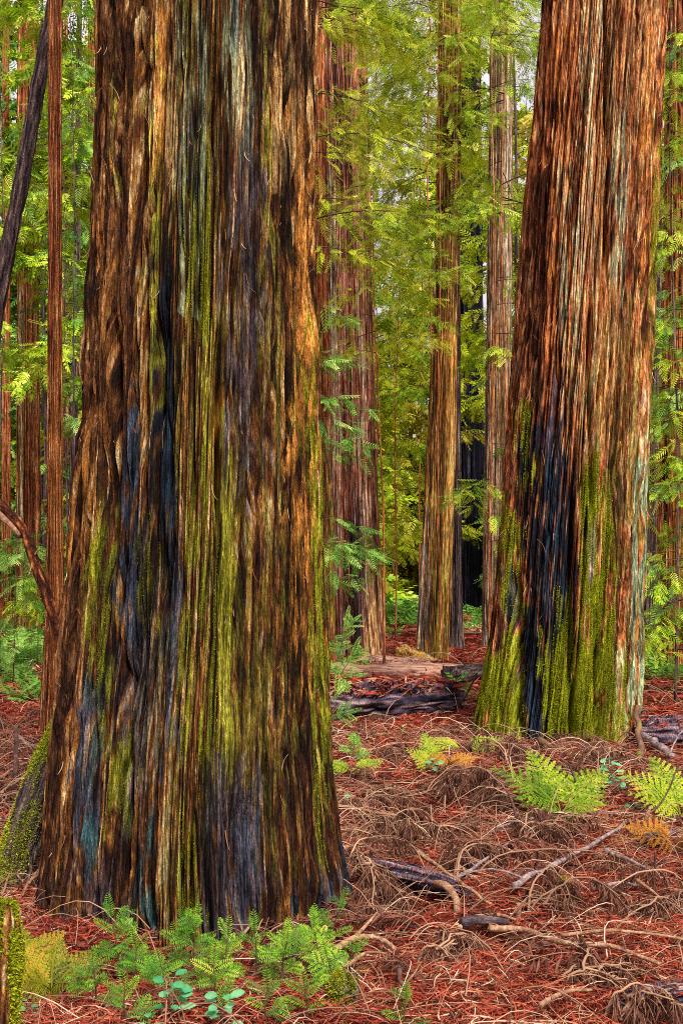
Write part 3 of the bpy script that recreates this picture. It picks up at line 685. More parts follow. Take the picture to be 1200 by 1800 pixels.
# understorey conifers between the giants: (label, column, distance, height, trunk radius, crown from, to, limb length, limbs, leaf, tone, azimuth, seed)
UNDER = [
    ("understorey redwood with bright layered foliage behind the rosy trunk", 672, 18.5, 14, .05, 5.0, 11.5, 1.2, 22, 'leaf_y', .58, None, 31),
    ("tall thin sapling with green foliage between the rosy trunk and the olive brown trunk", 697, 25.0, 16, .05, 3.6, 14.5, 1.7, 30, 'leaf', .55, None, 32),
    ("thin dark stemmed sapling just left of the olive brown redwood, feathery yellow green crown", 733, 29.0, 17, .07, 2.6, 15.5, 2.0, 34, 'leaf_y', .55, None, 33),
    ("understorey tree whose foliage hangs in front of the olive brown redwood's upper trunk", 772, 17.5, 13, .05, 5.4, 11.0, 1.4, 26, 'leaf', .62, (200, 60), 34),
    ("understorey tree draping sprays over the pale grey brown trunk", 872, 16.0, 13, .045, 2.0, 9.8, 1.1, 24, 'leaf', .62, (-20, 55), 35),
    ("leafy conifer far back between the pale trunk and the rust red redwood", 915, 27.0, 18, .09, 3.6, 16, 2.0, 36, 'leaf_y', .55, None, 36),
    ("young conifer right of the rust red redwood with long drooping green branches", 1184, 13.0, 11, .045, .6, 8.8, 1.5, 58, 'leaf', .60, None, 37),
    ("bushy conifer behind the drooping one at the right edge", 1225, 15.5, 12, .05, .3, 9.5, 1.7, 46, 'leaf_e', .60, None, 38),
    ("sapling with pale emerald sprays hidden behind the giant redwood's right side", 545, 12.0, 9, .035, 1.0, 4.6, .72, 15, 'leaf_e', .66, (-12, 38), 39),
    ("conifer behind the giant redwood sending long dark limbs out to the right at the top", 528, 14.5, 13, .05, 5.6, 10.6, 1.9, 20, 'leaf_y', .60, (-5, 26), 50),
    ("understorey conifer with emerald foliage left of the giant redwood", 142, 15.0, 11, .045, 3.2, 9.5, .9, 38, 'leaf_e', .62, (20, 60), 40),
    ("conifer with hanging green foliage filling the sky gap right of the slender red brown trunk", 116, 23.0, 18, .06, 5.0, 15.5, 1.5, 80, 'leaf', .6, None, 51),
    ("bright leafed conifer at the far left behind the leaning dark trunk", 8, 17.0, 13, .05, 2.0, 11, 1.1, 22, 'leaf', .64, (200, 60), 41),
    ("conifer with dense blue green foliage between the two left hand brown trunks", 76, 34.0, 19, .09, 1.0, 16.5, 2.0, 40, 'leaf_e', .56, None, 42),
    ("yellow green understorey conifer glimpsed left of the giant redwood, behind thin trunks", 150, 36.0, 17, .08, .8, 16.5, 2.2, 44, 'leaf_y', .6, None, 43),
    ("small fluffy redwood sapling on the forest floor at the left edge", 30, 15.5, 2.3, .02, .15, 2.1, .75, 22, 'leaf_e', .66, None, 44),
    ("low bushy sapling beside the slender red brown trunk's left", 62, 18.5, 2.0, .02, .15, 1.8, .7, 20, 'leaf', .62, None, 45),
    ("sparse twiggy sapling with yellow sprays in front of the far yellow thicket", 668, 33.0, 12, .05, 2.0, 10.5, 1.8, 26, 'leaf_y', .6, None, 46),
    ("small conifer sapling at the foot of the burnt black trunk", 884, 40.0, 6.5, .03, .4, 5.8, 1.0, 26, 'leaf_e', .66, None, 47),
    ("high limbed conifer closing the top of the gap above the olive brown trunk", 745, 21.5, 17, .07, 8.4, 14.5, 2.2, 34, 'leaf_y', .60, None, 48),
    ("conifer shading the top of the gap left of the rust red redwood", 890, 19.0, 15, .055, 7.4, 12.5, 1.7, 38, 'leaf', .62, None, 49),
]
for (lab, px, d, H, r0, z0, z1, L, nb, lm, tone, az, sd) in UNDER:
    conifer("conifer" if H > 3 else "sapling", lab, X(px, d), d, H, r0, z0, z1, L, nb, lm, SPRAY if d < 22 else SPRAY_F, (.20 if d < 14 else (.24 if d < 22 else .38)), sd, tone, az=az, style='red' if 640 < px < 900 else 'dark', taper=(H < 12), dens=1.6 if d < 22 else 1.15)

# farther trees
FAR = [
    (590, 44, 18, 'leaf', .5, 'dark'), (640, 52, 19, 'leaf_y', .55, 'dark'), (690, 56, 17, 'leaf_far', .62, 'olive'), (722, 60, 24, 'leaf_y', .5, 'red'),
    (765, 56, 23, 'leaf_y', .5, 'dark'), (872, 58, 27, 'leaf', .5, 'dark'), (925, 48, 22, 'leaf_y', .5, 'dark'), (1150, 40, 20, 'leaf', .5, 'dark'), (1205, 36, 20, 'leaf_y', .5, 'dark'),
    (-5, 46, 26, 'leaf_e', .5, 'dark'), (22, 52, 24, 'leaf', .5, 'red'), (80, 55, 29, 'leaf_e', .5, 'dark'), (118, 48, 25, 'leaf', .5, 'dark'), (158, 58, 28, 'leaf_y', .55, 'dark'), (180, 45, 20, 'leaf', .5, 'dark'),
    (660, 66, 15, 'leaf_far', .75, 'olive'), (708, 72, 15, 'leaf_far', .85, 'olive'), (745, 70, 15, 'leaf_far', .7, 'olive'),  # yellow leaf tone set higher than on the other far trees
]
FARLAB = [
    "tall far conifer seen just right of the giant redwood's edge", "far yellow green conifer behind the pale rosy trunk's right edge", "yellowish far tree in the middle of the gap right of the rosy trunk",
    "far yellow green conifer left of the olive brown redwood", "far yellow green conifer directly behind the olive brown redwood", "tall dark green conifer behind the pale grey brown trunk",
    "far yellow green conifer against the left edge of the rust red redwood", "far green conifer behind the dark trunk right of the rust red redwood", "far yellow green conifer at the right edge behind the drooping foliage",
    "tall bluish green conifer at the far left edge", "far green conifer between the rust trunk and the broad brown trunk", "tall emerald conifer behind the slender red brown trunk", "far green conifer right of the slender red brown trunk",
    "far yellow green conifer between the thin trunks left of the giant redwood", "far green conifer partly hidden by the giant redwood's left edge",
    "low yellow tree at the end of the gap, beside the rosy trunk", "brightest yellow tree at the end of the gap", "yellow tree at the end of the gap, beside the olive brown redwood"]
for k, ((px, d, H, lm, tone, st), lab) in enumerate(zip(FAR, FARLAB)):
    conifer("conifer" if lm != 'leaf_far' else "tree", lab, X(px, d), d, H, .16 if H > 21 else .09, .4, H * .97, 2.6, int(2.6 * H) + 8, lm, SPRAY_X, .72, 70 + k, tone, style=st, dens=.75, droop=.3, hang=.35, limb=(d < 60), group="far trees closing the view between the trunks")

# far wood that reads as one mass
def far_wood():
    rng = np.random.default_rng(5); mb = MB()
    for k in range(112):
        if k < 46:
            d = rng.uniform(75, 150); x = rng.uniform(-.42, .42) * d; H = rng.uniform(9, 17) if d < 100 else rng.uniform(14, 24)
        elif k < 88:
            d = rng.uniform(34, 62); x = X(rng.uniform(215, 525), d) if k < 74 else X(rng.uniform(975, 1100), d); H = rng.uniform(13, 27)
        else:
            d = rng.uniform(45, 80); x = (rng.uniform(-.62, -.34) if k % 2 else rng.uniform(.34, .62)) * d; H = rng.uniform(15, 30)
        g = float(gz(x, d))
        V, Q = tube(np.array([[x, d, g], [x, d, g + H * .5], [x, d, g + H]]), np.array([.30, .18, .04]) * min(1, d / 90), 6); mb.add(V, Q, .3, 1)
        n = 420
        z = rng.random(n) ** 1.1; r = (1 - z * .8) * rng.uniform(.2, 1, n) * H * .17; a = rng.uniform(0, 6.28, n)
        pos = np.stack([x + r * np.cos(a), d + r * np.sin(a), g + .3 + z * H], -1)
        ax = np.stack([np.cos(a), np.sin(a), -rng.uniform(.1, .9, n)], -1)
        sprays(mb, pos, ax, np.array([0, 0, 1.]) + rng.normal(0, .5, (n, 3)), rng.uniform(1.3, 2.4, n) * min(1, d / 75), SPRAY_X, rng.uniform(.25, .7) + rng.normal(0, .12, n))
    o = mb.build("distant_wood", [M['leaf_far'], M['branch']], smooth=False)
    tag(o, "distant mass of green and yellow trees closing the view behind all trunks", "wood", None, "stuff")
far_wood()

# ------------------------------------------------------------------ forest floor litter
def ribbons(mb, n, xy, length, width, lift, rnd, rng, curl=.6, tilt=.25, segs=3):
    a = rng.uniform(0, 2 * np.pi, n); d = np.stack([np.cos(a), np.sin(a), np.zeros(n)], -1); s = np.stack([-d[:, 1], d[:, 0], np.zeros(n)], -1)
    L = length * rng.uniform(.5, 1.5, n); W = width * rng.uniform(.6, 1.4, n)
    z = gz(xy[:, 0], xy[:, 1]) + lift * rng.random(n) ** 1.6
    p = np.column_stack([xy, z]); cv = rng.normal(0, curl, n); tl = rng.normal(0, tilt, n); ar = rng.uniform(-.1, .35, n)
    roll = rng.normal(0, .7, n); sv = s * np.cos(roll)[:, None] + np.array([0, 0, 1.0]) * np.sin(roll)[:, None]
    V = []
    for k in range(segs + 1):
        t = k / segs - .5
        c = p + d * (L * t)[:, None] + s * (cv * L * (t * t))[:, None] + np.array([0, 0, 1.0]) * (tl * L * t + ar * L * (.25 - t * t) + .002)[:, None]
        w = W * (1.0 if 0 < k < segs else .35)
        V += [c - sv * (w / 2)[:, None], c + sv * (w / 2)[:, None]]
    V = np.stack(V, 1).reshape(-1, 3); m = 2 * (segs + 1)
    Q = np.concatenate([np.arange(n)[:, None] * m + np.array([2 * k, 2 * k + 1, 2 * k + 3, 2 * k + 2]) for k in range(segs)])
    mb.add(V, Q, np.tile(np.clip(rnd, 0, 1), segs))

def frustum_xy(n, d0, d1, rng, power=1.0, margin=.36):
    """points of the strip of ground in front, evenly per area when power is 1"""
    u = rng.random(n); d = np.sqrt(d0 * d0 + (d1 * d1 - d0 * d0) * u ** power)
    return np.stack([rng.uniform(-margin, margin, n) * d, d], -1)

def litter():
    rng = np.random.default_rng(21); mb = MB()
    for (n, d0, d1, L, W, lift) in ((115000, 3.4, 7, .07, .0042, .035), (90000, 7, 13, .11, .008, .05), (50000, 13, 26, .22, .018, .06), (26000, 26, 60, .5, .05, .06)):
        xy = frustum_xy(n, d0, d1, rng, 1.0, .46)
        patch = .22 * gn(xy[:, 0] * 1.1, xy[:, 1] * 1.1, 0, 51) + .1 * gn(xy[:, 0] * 4, xy[:, 1] * 4, 0, 52)
        ribbons(mb, n, xy, L, W, lift, .46 + patch + rng.normal(0, .26, n), rng)
    tag(mb.build("needle_litter", M['litter'], smooth=False), "red brown carpet of fallen needles and twiglets on the forest floor", "leaf litter", None, "stuff")
litter()

def twig_litter():
    rng = np.random.default_rng(22); mb = MB()
    spec = []
    for (n, d0, d1, L0, r) in ((1500, 3.7, 7.2, .28, .0022), (1900, 6.5, 11, .40, .0034), (260, 11, 20, .6, .006)):
        xy = frustum_xy(n, d0, d1, rng)
        for p in xy: spec.append((p, L0, r))
    for (p, L0, r) in spec:
        # fewer on the open needle floor beyond the log
        L = L0 * rng.uniform(.4, 1.7); a = rng.uniform(0, 6.28)
        d = np.array([math.cos(a), math.sin(a), 0]); s = np.array([-d[1], d[0], 0])
        t = np.linspace(0, 1, 7)
        arch = rng.uniform(0, .45) * L if rng.random() < .6 else rng.uniform(0, .06) * L
        z0 = float(gz(p[0], p[1]))
        pts = np.array([p[0], p[1], z0 + .008]) + d * (L * (t - .5))[:, None] + s * (L * rng.normal(0, .35) * (t - .5) ** 2)[:, None] + np.array([0, 0, 1]) * (arch * 4 * t * (1 - t) * (1 - .4 * t) + rng.normal(0, .05) * L * t + .015)[:, None]
        V, Q = tube(pts, r * rng.uniform(.6, 1.6) * (1 - .7 * t), 4, False)
        tone = np.clip(rng.normal(.5, .24), 0, 1); mb.add(V, Q, tone)
        if rng.random() < .5:
            k = rng.integers(2, 5); b = pts[k]; a2 = a + rng.choice([-1, 1]) * rng.uniform(.4, 1.0)
            q = b + np.array([math.cos(a2), math.sin(a2), 0]) * (L * .4 * t[:5])[:, None] + np.array([0, 0, 1]) * (L * rng.uniform(-.15, .2) * t[:5])[:, None]
            V, Q = tube(q, r * .55 * (1 - .7 * t[:5]), 4, False); mb.add(V, Q, tone)
    tag(mb.build("twig_litter", M['twig']), "tangle of thin bare twigs strewn over the needle carpet", "twigs", None, "stuff")
twig_litter()

# ------------------------------------------------------------------ dead drooping boughs on the floor
def dead_bough(label, p0, p1, hgt, seed, ntw=44, hang=.26, w=1.0, tone=.42):
    """an arched dead branch with a fringe of hanging brown needles"""
    rng = np.random.default_rng(seed)
    p0 = np.array(p0, float); p1 = np.array(p1, float)
    root = empty("dead_branch", p0, label, "dead branch", "dead drooping branches on the forest floor")
    dr = unit((p1 - p0)[None])[0]; Ls = np.linalg.norm(p1 - p0)
    sd = unit(np.array([[-dr[1], dr[0], 0]]))[0]
    mb = MB(); st = MB(); t = np.linspace(0, 1, 12)
    nst = 6
    for q in range(nst):
        a = rng.normal(0, .55) if q else 0.0
        dd = dr * math.cos(a) + sd * math.sin(a); L0 = Ls * rng.uniform(.55, 1.25); h = hgt * rng.uniform(.2, .75)
        b0 = p0 + sd * rng.normal(0, .06) * Ls + dr * rng.normal(0, .12) * Ls
        bend = rng.normal(0, .18) * L0; pk = rng.uniform(.45, .85)
        c = b0 + dd * (L0 * t)[:, None] + sd * (bend * t * t)[:, None]
        c = c + (sd * rng.normal(0, 1) * .05 * L0) * np.clip((t - rng.uniform(.3, .7)) * 3, 0, 1)[:, None] + np.stack([gn(t * 5, t * 0 + q * 1.7 + i * 9.1, 0, seed) for i in range(3)], -1) * .018
        c[:, 2] = gz(c[:, 0], c[:, 1]) + .012 + h * 2.6 * t ** pk * (1 - t) ** rng.uniform(.4, 1.2) + .02 * np.abs(gn(t * 4, t * 0 + q, 0, seed + 3))
        V, Q = tube(c, (.0052 * (1 - .75 * t) + .001) * w, 5, False); st.add(V, Q, rng.uniform(.2, .75))
        for k in range(max(5, ntw // 4)):
            tt = rng.uniform(.08, 1); b = np.array([np.interp(tt, t, c[:, i]) for i in range(3)])
            out = sd * rng.choice([-1, 1]) * rng.uniform(.25, 1) + dd * rng.uniform(-.2, .9); L = hang * rng.uniform(.35, 1.25)
            u = np.linspace(0, 1, 6); dz = rng.uniform(.3, 1.1)
            tw = b + out * (L * .8 * u)[:, None] + np.array([0, 0, 1.0]) * (L * (rng.uniform(0, .3) * u - dz * u * u))[:, None]
            tw[:, 2] = np.maximum(tw[:, 2], gz(tw[:, 0], tw[:, 1]) + .006)
            V, Q = tube(tw, .0016 * w * (1 - .6 * u) + .0005, 3, False); st.add(V, Q, rng.uniform(.1, .7))
            n = 44; uu = rng.random(n) ** .8
            base = np.stack([np.interp(uu, u, tw[:, i]) for i in range(3)], -1)
            ax = out * .35 + np.array([0, 0, -1.0]) + rng.normal(0, .38, (n, 3))
            sc_ = L * rng.uniform(.16, .42, n)
            sc_ = np.minimum(sc_, np.maximum((base[:, 2] - gz(base[:, 0], base[:, 1])) * 1.15, .03))
            tv = np.array([[0, 0, 0], [.4, -.045, .02], [1, 0, .08], [.4, .045, .02]])
            V = place(tv, base, ax, rng.normal(0, 1, (n, 3)), sc_)
            mb.add(V, diamonds(n), np.clip(tone + rng.normal(0, .07) + rng.normal(0, .18, n), 0, 1))
    st.build("stem", M['twig'], root)
    mb.build("dead_foliage", M['dead'], root, smooth=False)

def D2(px, py, dx, dy, h0=.02):
    a = G(px, py, h0); b = G(px + dx, py + dy, h0); return a, b
BOUGHS = [
    ("mound of hanging brown dead needles directly left of the bright green bracken", (905, 1420), (790, 1400), .36, 90),
    ("dead branch with drooping fringe below the left foot of the rust red redwood", (760, 1400), (880, 1365), .30, 80),
    ("grey brown drooping branch against the mossy foot of the rust red redwood", (1090, 1345), (1030, 1350), .28, 60),
    ("small drooping dead branch propped on the burn scar of the rust red redwood", (890, 1345), (935, 1330), .30, 44),
    ("dead branch with brown fringe right of the giant redwood, beside the small yellow fern", (640, 1420), (735, 1390), .20, 60),
    ("dead branch sprawling in the middle of the litter, above the hollow log", (690, 1475), (800, 1470), .22, 60),
    ("dead hanging needles above the right end of the hollow log", (800, 1545), (900, 1500), .24, 70),
    ("fringe of dead needles hanging over the hollow log's left end", (640, 1590), (720, 1565), .20, 60),
    ("dead branch draped under the bright green bracken", (920, 1480), (1010, 1455), .20, 60),
    ("dead branch with dark brown fringe around the mossy broken stub", (930, 1600), (1040, 1570), .15, 60),
    ("drooping dead branch at the right edge below the orange bracken", (1190, 1590), (1110, 1610), .18, 60),
    ("dead branch spread over the litter above the signature corner of the floor", (1010, 1720), (1130, 1690), .12, 60),
    ("dead branch low in the middle foreground litter", (760, 1690), (860, 1660), .12, 54),
    ("dead branch hanging down the bank left of the slender trunk", (10, 1290), (85, 1250), .16, 50),
    ("dead branch beside the leaning mossy log at the left edge", (0, 1430), (60, 1400), .16, 50),
    ("dead branch in the shade between the leaning mossy log and the giant redwood", (40, 1560), (95, 1480), .16, 56),
    ("brown dead branch beside the small green shoots at the giant redwood's right side", (580, 1300), (625, 1260), .25, 44),
    ("reddish dead branch below the rust red redwood's right foot", (1180, 1440), (1120, 1430), .16, 44),
    ("dead branch just right of the giant redwood's flared root", (620, 1530), (700, 1500), .16, 56),
    ("dead brown branch in front of the fallen dark log", (650, 1330), (760, 1320), .16, 50),
    ("dead branch under the redwood sprouts at the lower centre", (600, 1720), (520, 1690), .10, 50),
    ("dead branch at the bottom right beside the half buried dark log", (1080, 1790), (1190, 1770), .10, 50),
]
for k, (lab, a, b, h, ntw) in enumerate(BOUGHS):
    if 'signature' in lab: lab = "dead branch spread over the litter above the half buried log at lower right"
    dead_bough(lab, G(*a, .02), G(*b, .05), h, 200 + k, ntw, .17 + .012 * G(*a)[1], 1.0, .36 + .12 * ((k * 7) % 5) / 5)

def dead_fronds():
    """flattened dead redwood sprays that cover the litter"""
    rng = np.random.default_rng(44); mb = MB()
    xy = np.concatenate([frustum_xy(400, 4.3, 11.5, rng), np.stack([-.70 + .84 * np.cos(np.linspace(.1, -3.3, 60)), 5.5 + .84 * np.sin(np.linspace(.1, -3.3, 60))], -1) + rng.normal(0, .05, (60, 2)), np.stack([2.07 + .95 * np.cos(np.linspace(.1, -3.3, 60)), 11 + .95 * np.sin(np.linspace(.1, -3.3, 60))], -1) + rng.normal(0, .08, (60, 2)), np.stack([rng.uniform(-.33, -.20, 130), rng.uniform(0, 1, 130)], -1) * np.array([1, 1]), frustum_xy(110, 6.0, 9.5, rng) * np.array([.35, 1]) + np.array([1.0, 0])])
    lft = (xy[:, 1] <= 1.0) & (xy[:, 0] < 0); dl = 5.0 + 6 * xy[lft, 1]; xy[lft] = np.stack([xy[lft, 0] * dl, dl], -1)
    xy = xy[(np.hypot(xy[:, 0] + .7, xy[:, 1] - 5.5) > .75)]
    for p in xy:
        k = gn(p[0] * .9, p[1] * .9, 0, 91)
        if k < -.25: continue
        a = rng.uniform(0, 6.28); d = np.array([math.cos(a), math.sin(a), 0]); sd = np.array([-d[1], d[0], 0]); L = rng.uniform(.18, .42) * (1 + .04 * p[1])
        t = np.linspace(0, 1, 9); h = rng.uniform(.02, .13)
        c = np.array([p[0], p[1], 0]) + d * (L * t)[:, None] + sd * (L * rng.normal(0, .2) * t * t)[:, None]
        c[:, 2] = gz(c[:, 0], c[:, 1]) + .012 + h * 3 * t * (1 - t)
        tone = rng.uniform(.2, .75)
        V, Q = tube(c, .0026 * (1 - .7 * t) + .0006, 4, False); mb.add(V, Q, tone + .2)
        n = 90; tt = rng.random(n); b = np.stack([np.interp(tt, t, c[:, i]) for i in range(3)], -1)
        sg = rng.choice([-1, 1], n)
        ax = sd * (sg * rng.uniform(.5, 1, n))[:, None] + d * rng.uniform(.1, .8, n)[:, None] + np.array([0, 0, 1]) * rng.normal(-.35, .3, n)[:, None]
        tv = np.array([[0, 0, 0], [.4, -.05, .04], [1, 0, -.05], [.4, .05, .04]])
        V = place(tv, b, ax, np.array([0, 0, 1.]) + rng.normal(0, .6, (n, 3)), L * rng.uniform(.10, .34, n) * (1.1 - .6 * tt))
        mb.add(V, diamonds(n), np.clip(tone + rng.normal(-.08, .17, n), 0, 1))
    tag(mb.build("dead_fronds", M['dead'], smooth=False), "matted brown dead sprays covering the red needle carpet", "dead fronds", None, "stuff")
dead_fronds()

# ------------------------------------------------------------------ logs, sticks and stubs
def stick(name, label, cat, pix, rad, mat, seed, lift=.02, ns=8, rough=.15, twigs=0, taper=.5, group=None, depth=None, hs=None):
    """pix: photo points on the floor (heights hs above it) or at given depth"""
    rng = np.random.default_rng(seed)
    hs = hs or [lift] * len(pix)
    pts = [G(p[0], p[1], h) if depth is None else P(p[0], p[1], depth[k] if isinstance(depth, (list, tuple)) else depth) for k, (p, h) in enumerate(zip(pix, hs))]
    c = spline(pts, max(10, 8 * len(pts)))
    L = np.linalg.norm(np.diff(c, axis=0), axis=1).sum()
    c = c + np.stack([gn(np.linspace(0, L * 6, len(c)), 0 * c[:, 0] + .3 + k, 0, seed + k) for k in range(3)], -1) * rad * .6
    t = np.linspace(0, 1, len(c)); r = rad * (1 - taper * t)
    V, Q = tube(c, r, ns, True, rough, seed, 4)
    if twigs == 0:
        o = link_mesh(name, V, Q, M[mat], origin=c.mean(0)); return tag(o, label, cat, group)
    root = empty(name, c[0], label, cat, group)
    link_mesh("stem", V, Q, M[mat], root)
    for k in range(twigs):
        i = rng.integers(2, len(c) - 2); d = unit(rng.normal(0, 1, (1, 3)))[0]; d[2] = abs(d[2]) * .6
        l = L * rng.uniform(.08, .22); u = np.linspace(0, 1, 5)
        V, Q = tube(c[i] + d * (l * u)[:, None] + np.array([0, 0, .15 * l]) * np.sin(u * 3)[:, None], r[i] * .4 * (1 - .7 * u), 5, False)
        link_mesh("twig", V, Q, M[mat], root)
    return root

SG = "fallen sticks on the forest floor"
STICKS = [
    ("long straight greyish stick slanting up to the right across the litter", [(902, 1556), (970, 1521), (1040, 1486), (1098, 1447)], .017, 'grey', 2),
    ("grey purple branch stub lying right of the long slanting stick", [(1064, 1496), (1100, 1512), (1142, 1533)], .016, 'grey', 0),
    ("short tan stick below the grey purple branch stub at right", [(1118, 1548), (1158, 1577)], .011, 'tan', 0),
    ("long thin pale stick lying right of the giant redwood at mid height of its root", [(576, 1409), (640, 1424), (720, 1440), (775, 1462)], .012, 'tan', 3),
    ("pale stick slanting down to the right above the hollow log", [(733, 1497), (790, 1540), (862, 1592)], .013, 'tan', 2),
    ("thin stick slanting up to the right from the hollow log's end", [(803, 1546), (850, 1512), (902, 1476)], .010, 'grey', 1),
    ("long crooked tan branch across the lower right litter", [(857, 1633), (916, 1636), (993, 1656), (1086, 1668), (1160, 1698)], .015, 'tan', 4),
    ("slim tan stick lying above the long crooked branch at lower right", [(985, 1644), (1090, 1639), (1200, 1652)], .009, 'tan', 1),
    ("bent brown stick curling over the small purple log", [(806, 1632), (835, 1614), (880, 1611), (905, 1616)], .012, 'tan', 0),
    ("curved tan branch in the sprouts at the giant redwood's right foot", [(590, 1671), (632, 1648), (668, 1650), (692, 1668)], .015, 'tan', 0),
    ("thin forked stick below the curved tan branch", [(612, 1697), (645, 1676), (682, 1676)], .009, 'tan', 1),
    ("brown stick rising from the sprouts towards the hollow log", [(618, 1652), (640, 1632), (662, 1604)], .010, 'tan', 1),
    ("thin bare stick arching in front of the giant redwood's foot", [(425, 1645), (455, 1612), (490, 1594), (542, 1590)], .007, 'tan', 0),
    ("pale dry branch lying left of the slender red brown trunk's foot", [(30, 1290), (52, 1296), (78, 1308)], .018, 'grey', 2),
    ("tan curved stick running into the leaning mossy log, upper one", [(0, 1368), (30, 1348), (66, 1335)], .012, 'tan', 0),
    ("tan curved stick running into the leaning mossy log, lower one", [(0, 1397), (28, 1374), (58, 1360)], .011, 'tan', 0),
    ("thin tan stick at the left foot of the giant redwood", [(52, 1552), (72, 1530), (92, 1508)], .008, 'tan', 0),
    ("thin dry stick crossing the foot of the leaning mossy log", [(0, 1500), (20, 1525), (40, 1550)], .006, 'tan', 0),
    ("rotten grey purple branch leaning at the rust red redwood's right foot", [(1108, 1262), (1130, 1288), (1158, 1312), (1184, 1330)], .045, 'grey', 2),
    ("small purple log lying right of the curved tan branch and hollow log", [(812, 1627), (850, 1622), (893, 1619)], .026, 'log', 0),
    ("short purple log beneath the orange bracken at the right edge", [(1136, 1472), (1160, 1467), (1188, 1462)], .028, 'log', 0),
    ("long thin stick across the litter below the dead mound", [(870, 1455), (940, 1438), (1010, 1428), (1085, 1432)], .008, 'grey', 2),
    ("pale stick lying left of the fallen dark log's shadow", [(572, 1285), (590, 1305), (612, 1325)], .016, 'tan', 1),
    ("thin arching stick in the bottom middle litter", [(700, 1745), (726, 1715), (740, 1690)], .005, 'tan', 0),
    ("dark crooked stick right of the bottom sprouts", [(700, 1700), (704, 1725), (716, 1742)], .010, 'dark', 0),
    ("broken grey branch low at right among dead needles", [(1040, 1560), (1085, 1552), (1118, 1556)], .010, 'grey', 1),
    ("tan stick half buried in litter near the bottom right log", [(950, 1770), (990, 1748), (1040, 1742)], .011, 'tan', 1),
    ("slim branch lying across the red floor behind the fallen dark log", [(690, 1112), (760, 1108), (850, 1104)], .03, 'dark', 2),
    ("fallen limb on the red floor between the two far dark trunks", [(815, 1112), (850, 1113), (890, 1111)], .035, 'dark', 1),
]
for k, (lab, pix, r, mat, tw) in enumerate(STICKS):
    cat = "log" if " log " in lab and mat == 'log' else "stick"
    stick("fallen_stick" if cat == "stick" else "small_log", lab, cat, pix, r, mat, 300 + k, lift=r + .065, twigs=tw, group=SG)

# upright and leaning pieces
stick("upright_stick", "pale stub standing upright in the litter left of the long crooked branch", "stick", [(906, 1650), (912, 1588)], .013, 'tan', 401, depth=[4.95, 4.95], taper=.2)
stick("upright_stick", "thin pale stub standing upright at lower right above the slim tan stick", "stick", [(1108, 1642), (1112, 1592)], .011, 'tan', 402, depth=[5.0, 5.0], taper=.2)
stick("arched_branch", "thick smooth tan branch arching down from the hollow log", "branch", [(745, 1548), (780, 1556), (800, 1582), (804, 1645)], .021, 'tan', 403, depth=[5.6, 5.4, 5.2, 4.95], taper=.35, ns=12)
stick("upright_stick", "tan forked stick leaning upright below the right edge bracken", "stick", [(1121, 1492), (1128, 1460), (1142, 1416)], .014, 'tan', 404, depth=[6.5, 6.5, 6.5], taper=.3, twigs=2)
stick("arched_branch", "thin dark twig arching up in front of the right edge bracken", "branch", [(1078, 1458), (1120, 1440), (1155, 1418), (1176, 1385), (1190, 1344)], .008, 'dark', 405, depth=[6.7, 6.6, 6.6, 6.6, 6.6], taper=.5)
stick("upright_stick", "dark thin dead stem standing upright at the right edge of the floor", "stick", [(1158, 1578), (1152, 1540), (1150, 1495)], .008, 'dark', 406, depth=[5.6, 5.6, 5.6], taper=.4)
stick("upright_stick", "dark bent stem rising through the bright green bracken", "stick", [(1008, 1420), (1010, 1375), (998, 1345), (984, 1333)], .009, 'dark', 407, depth=[7.4, 7.3, 7.3, 7.3], taper=.5)
stick("upright_stick", "dark curved dead stem left of the bright green bracken", "stick", [(896, 1490), (906, 1450), (900, 1410), (888, 1385)], .010, 'dark', 408, depth=[6.6, 6.6, 6.6, 6.6], taper=.4, twigs=3)
stick("upright_stick", "dark upright stub on the bank at the left edge", "stick", [(28, 1372), (28, 1276)], .020, 'dark', 409, depth=[8.2, 8.2], taper=.2)
stick("leaning_stick", "thin dark stick leaning against the rust red redwood's left foot", "stick", [(802, 1246), (822, 1215), (838, 1182)], .014, 'dark', 410, depth=[12.4, 12.3, 12.2], taper=.4)
stick("leaning_stick", "mossy thin stem standing against the rust red redwood's right foot", "stick", [(1118, 1400), (1124, 1340), (1122, 1290), (1116, 1240)], .034, 'mosslog', 411, depth=[8.9, 9.3, 9.6, 9.8], taper=.4, twigs=2)
stick("fallen_limb", "yellow mossy limb sloping off the foot of the rust red redwood", "branch", [(948, 1304), (985, 1320), (1020, 1331), (1058, 1338)], .032, 'mosslog', 412, depth=[10.0, 9.7, 9.4, 9.2], taper=.5, ns=12)

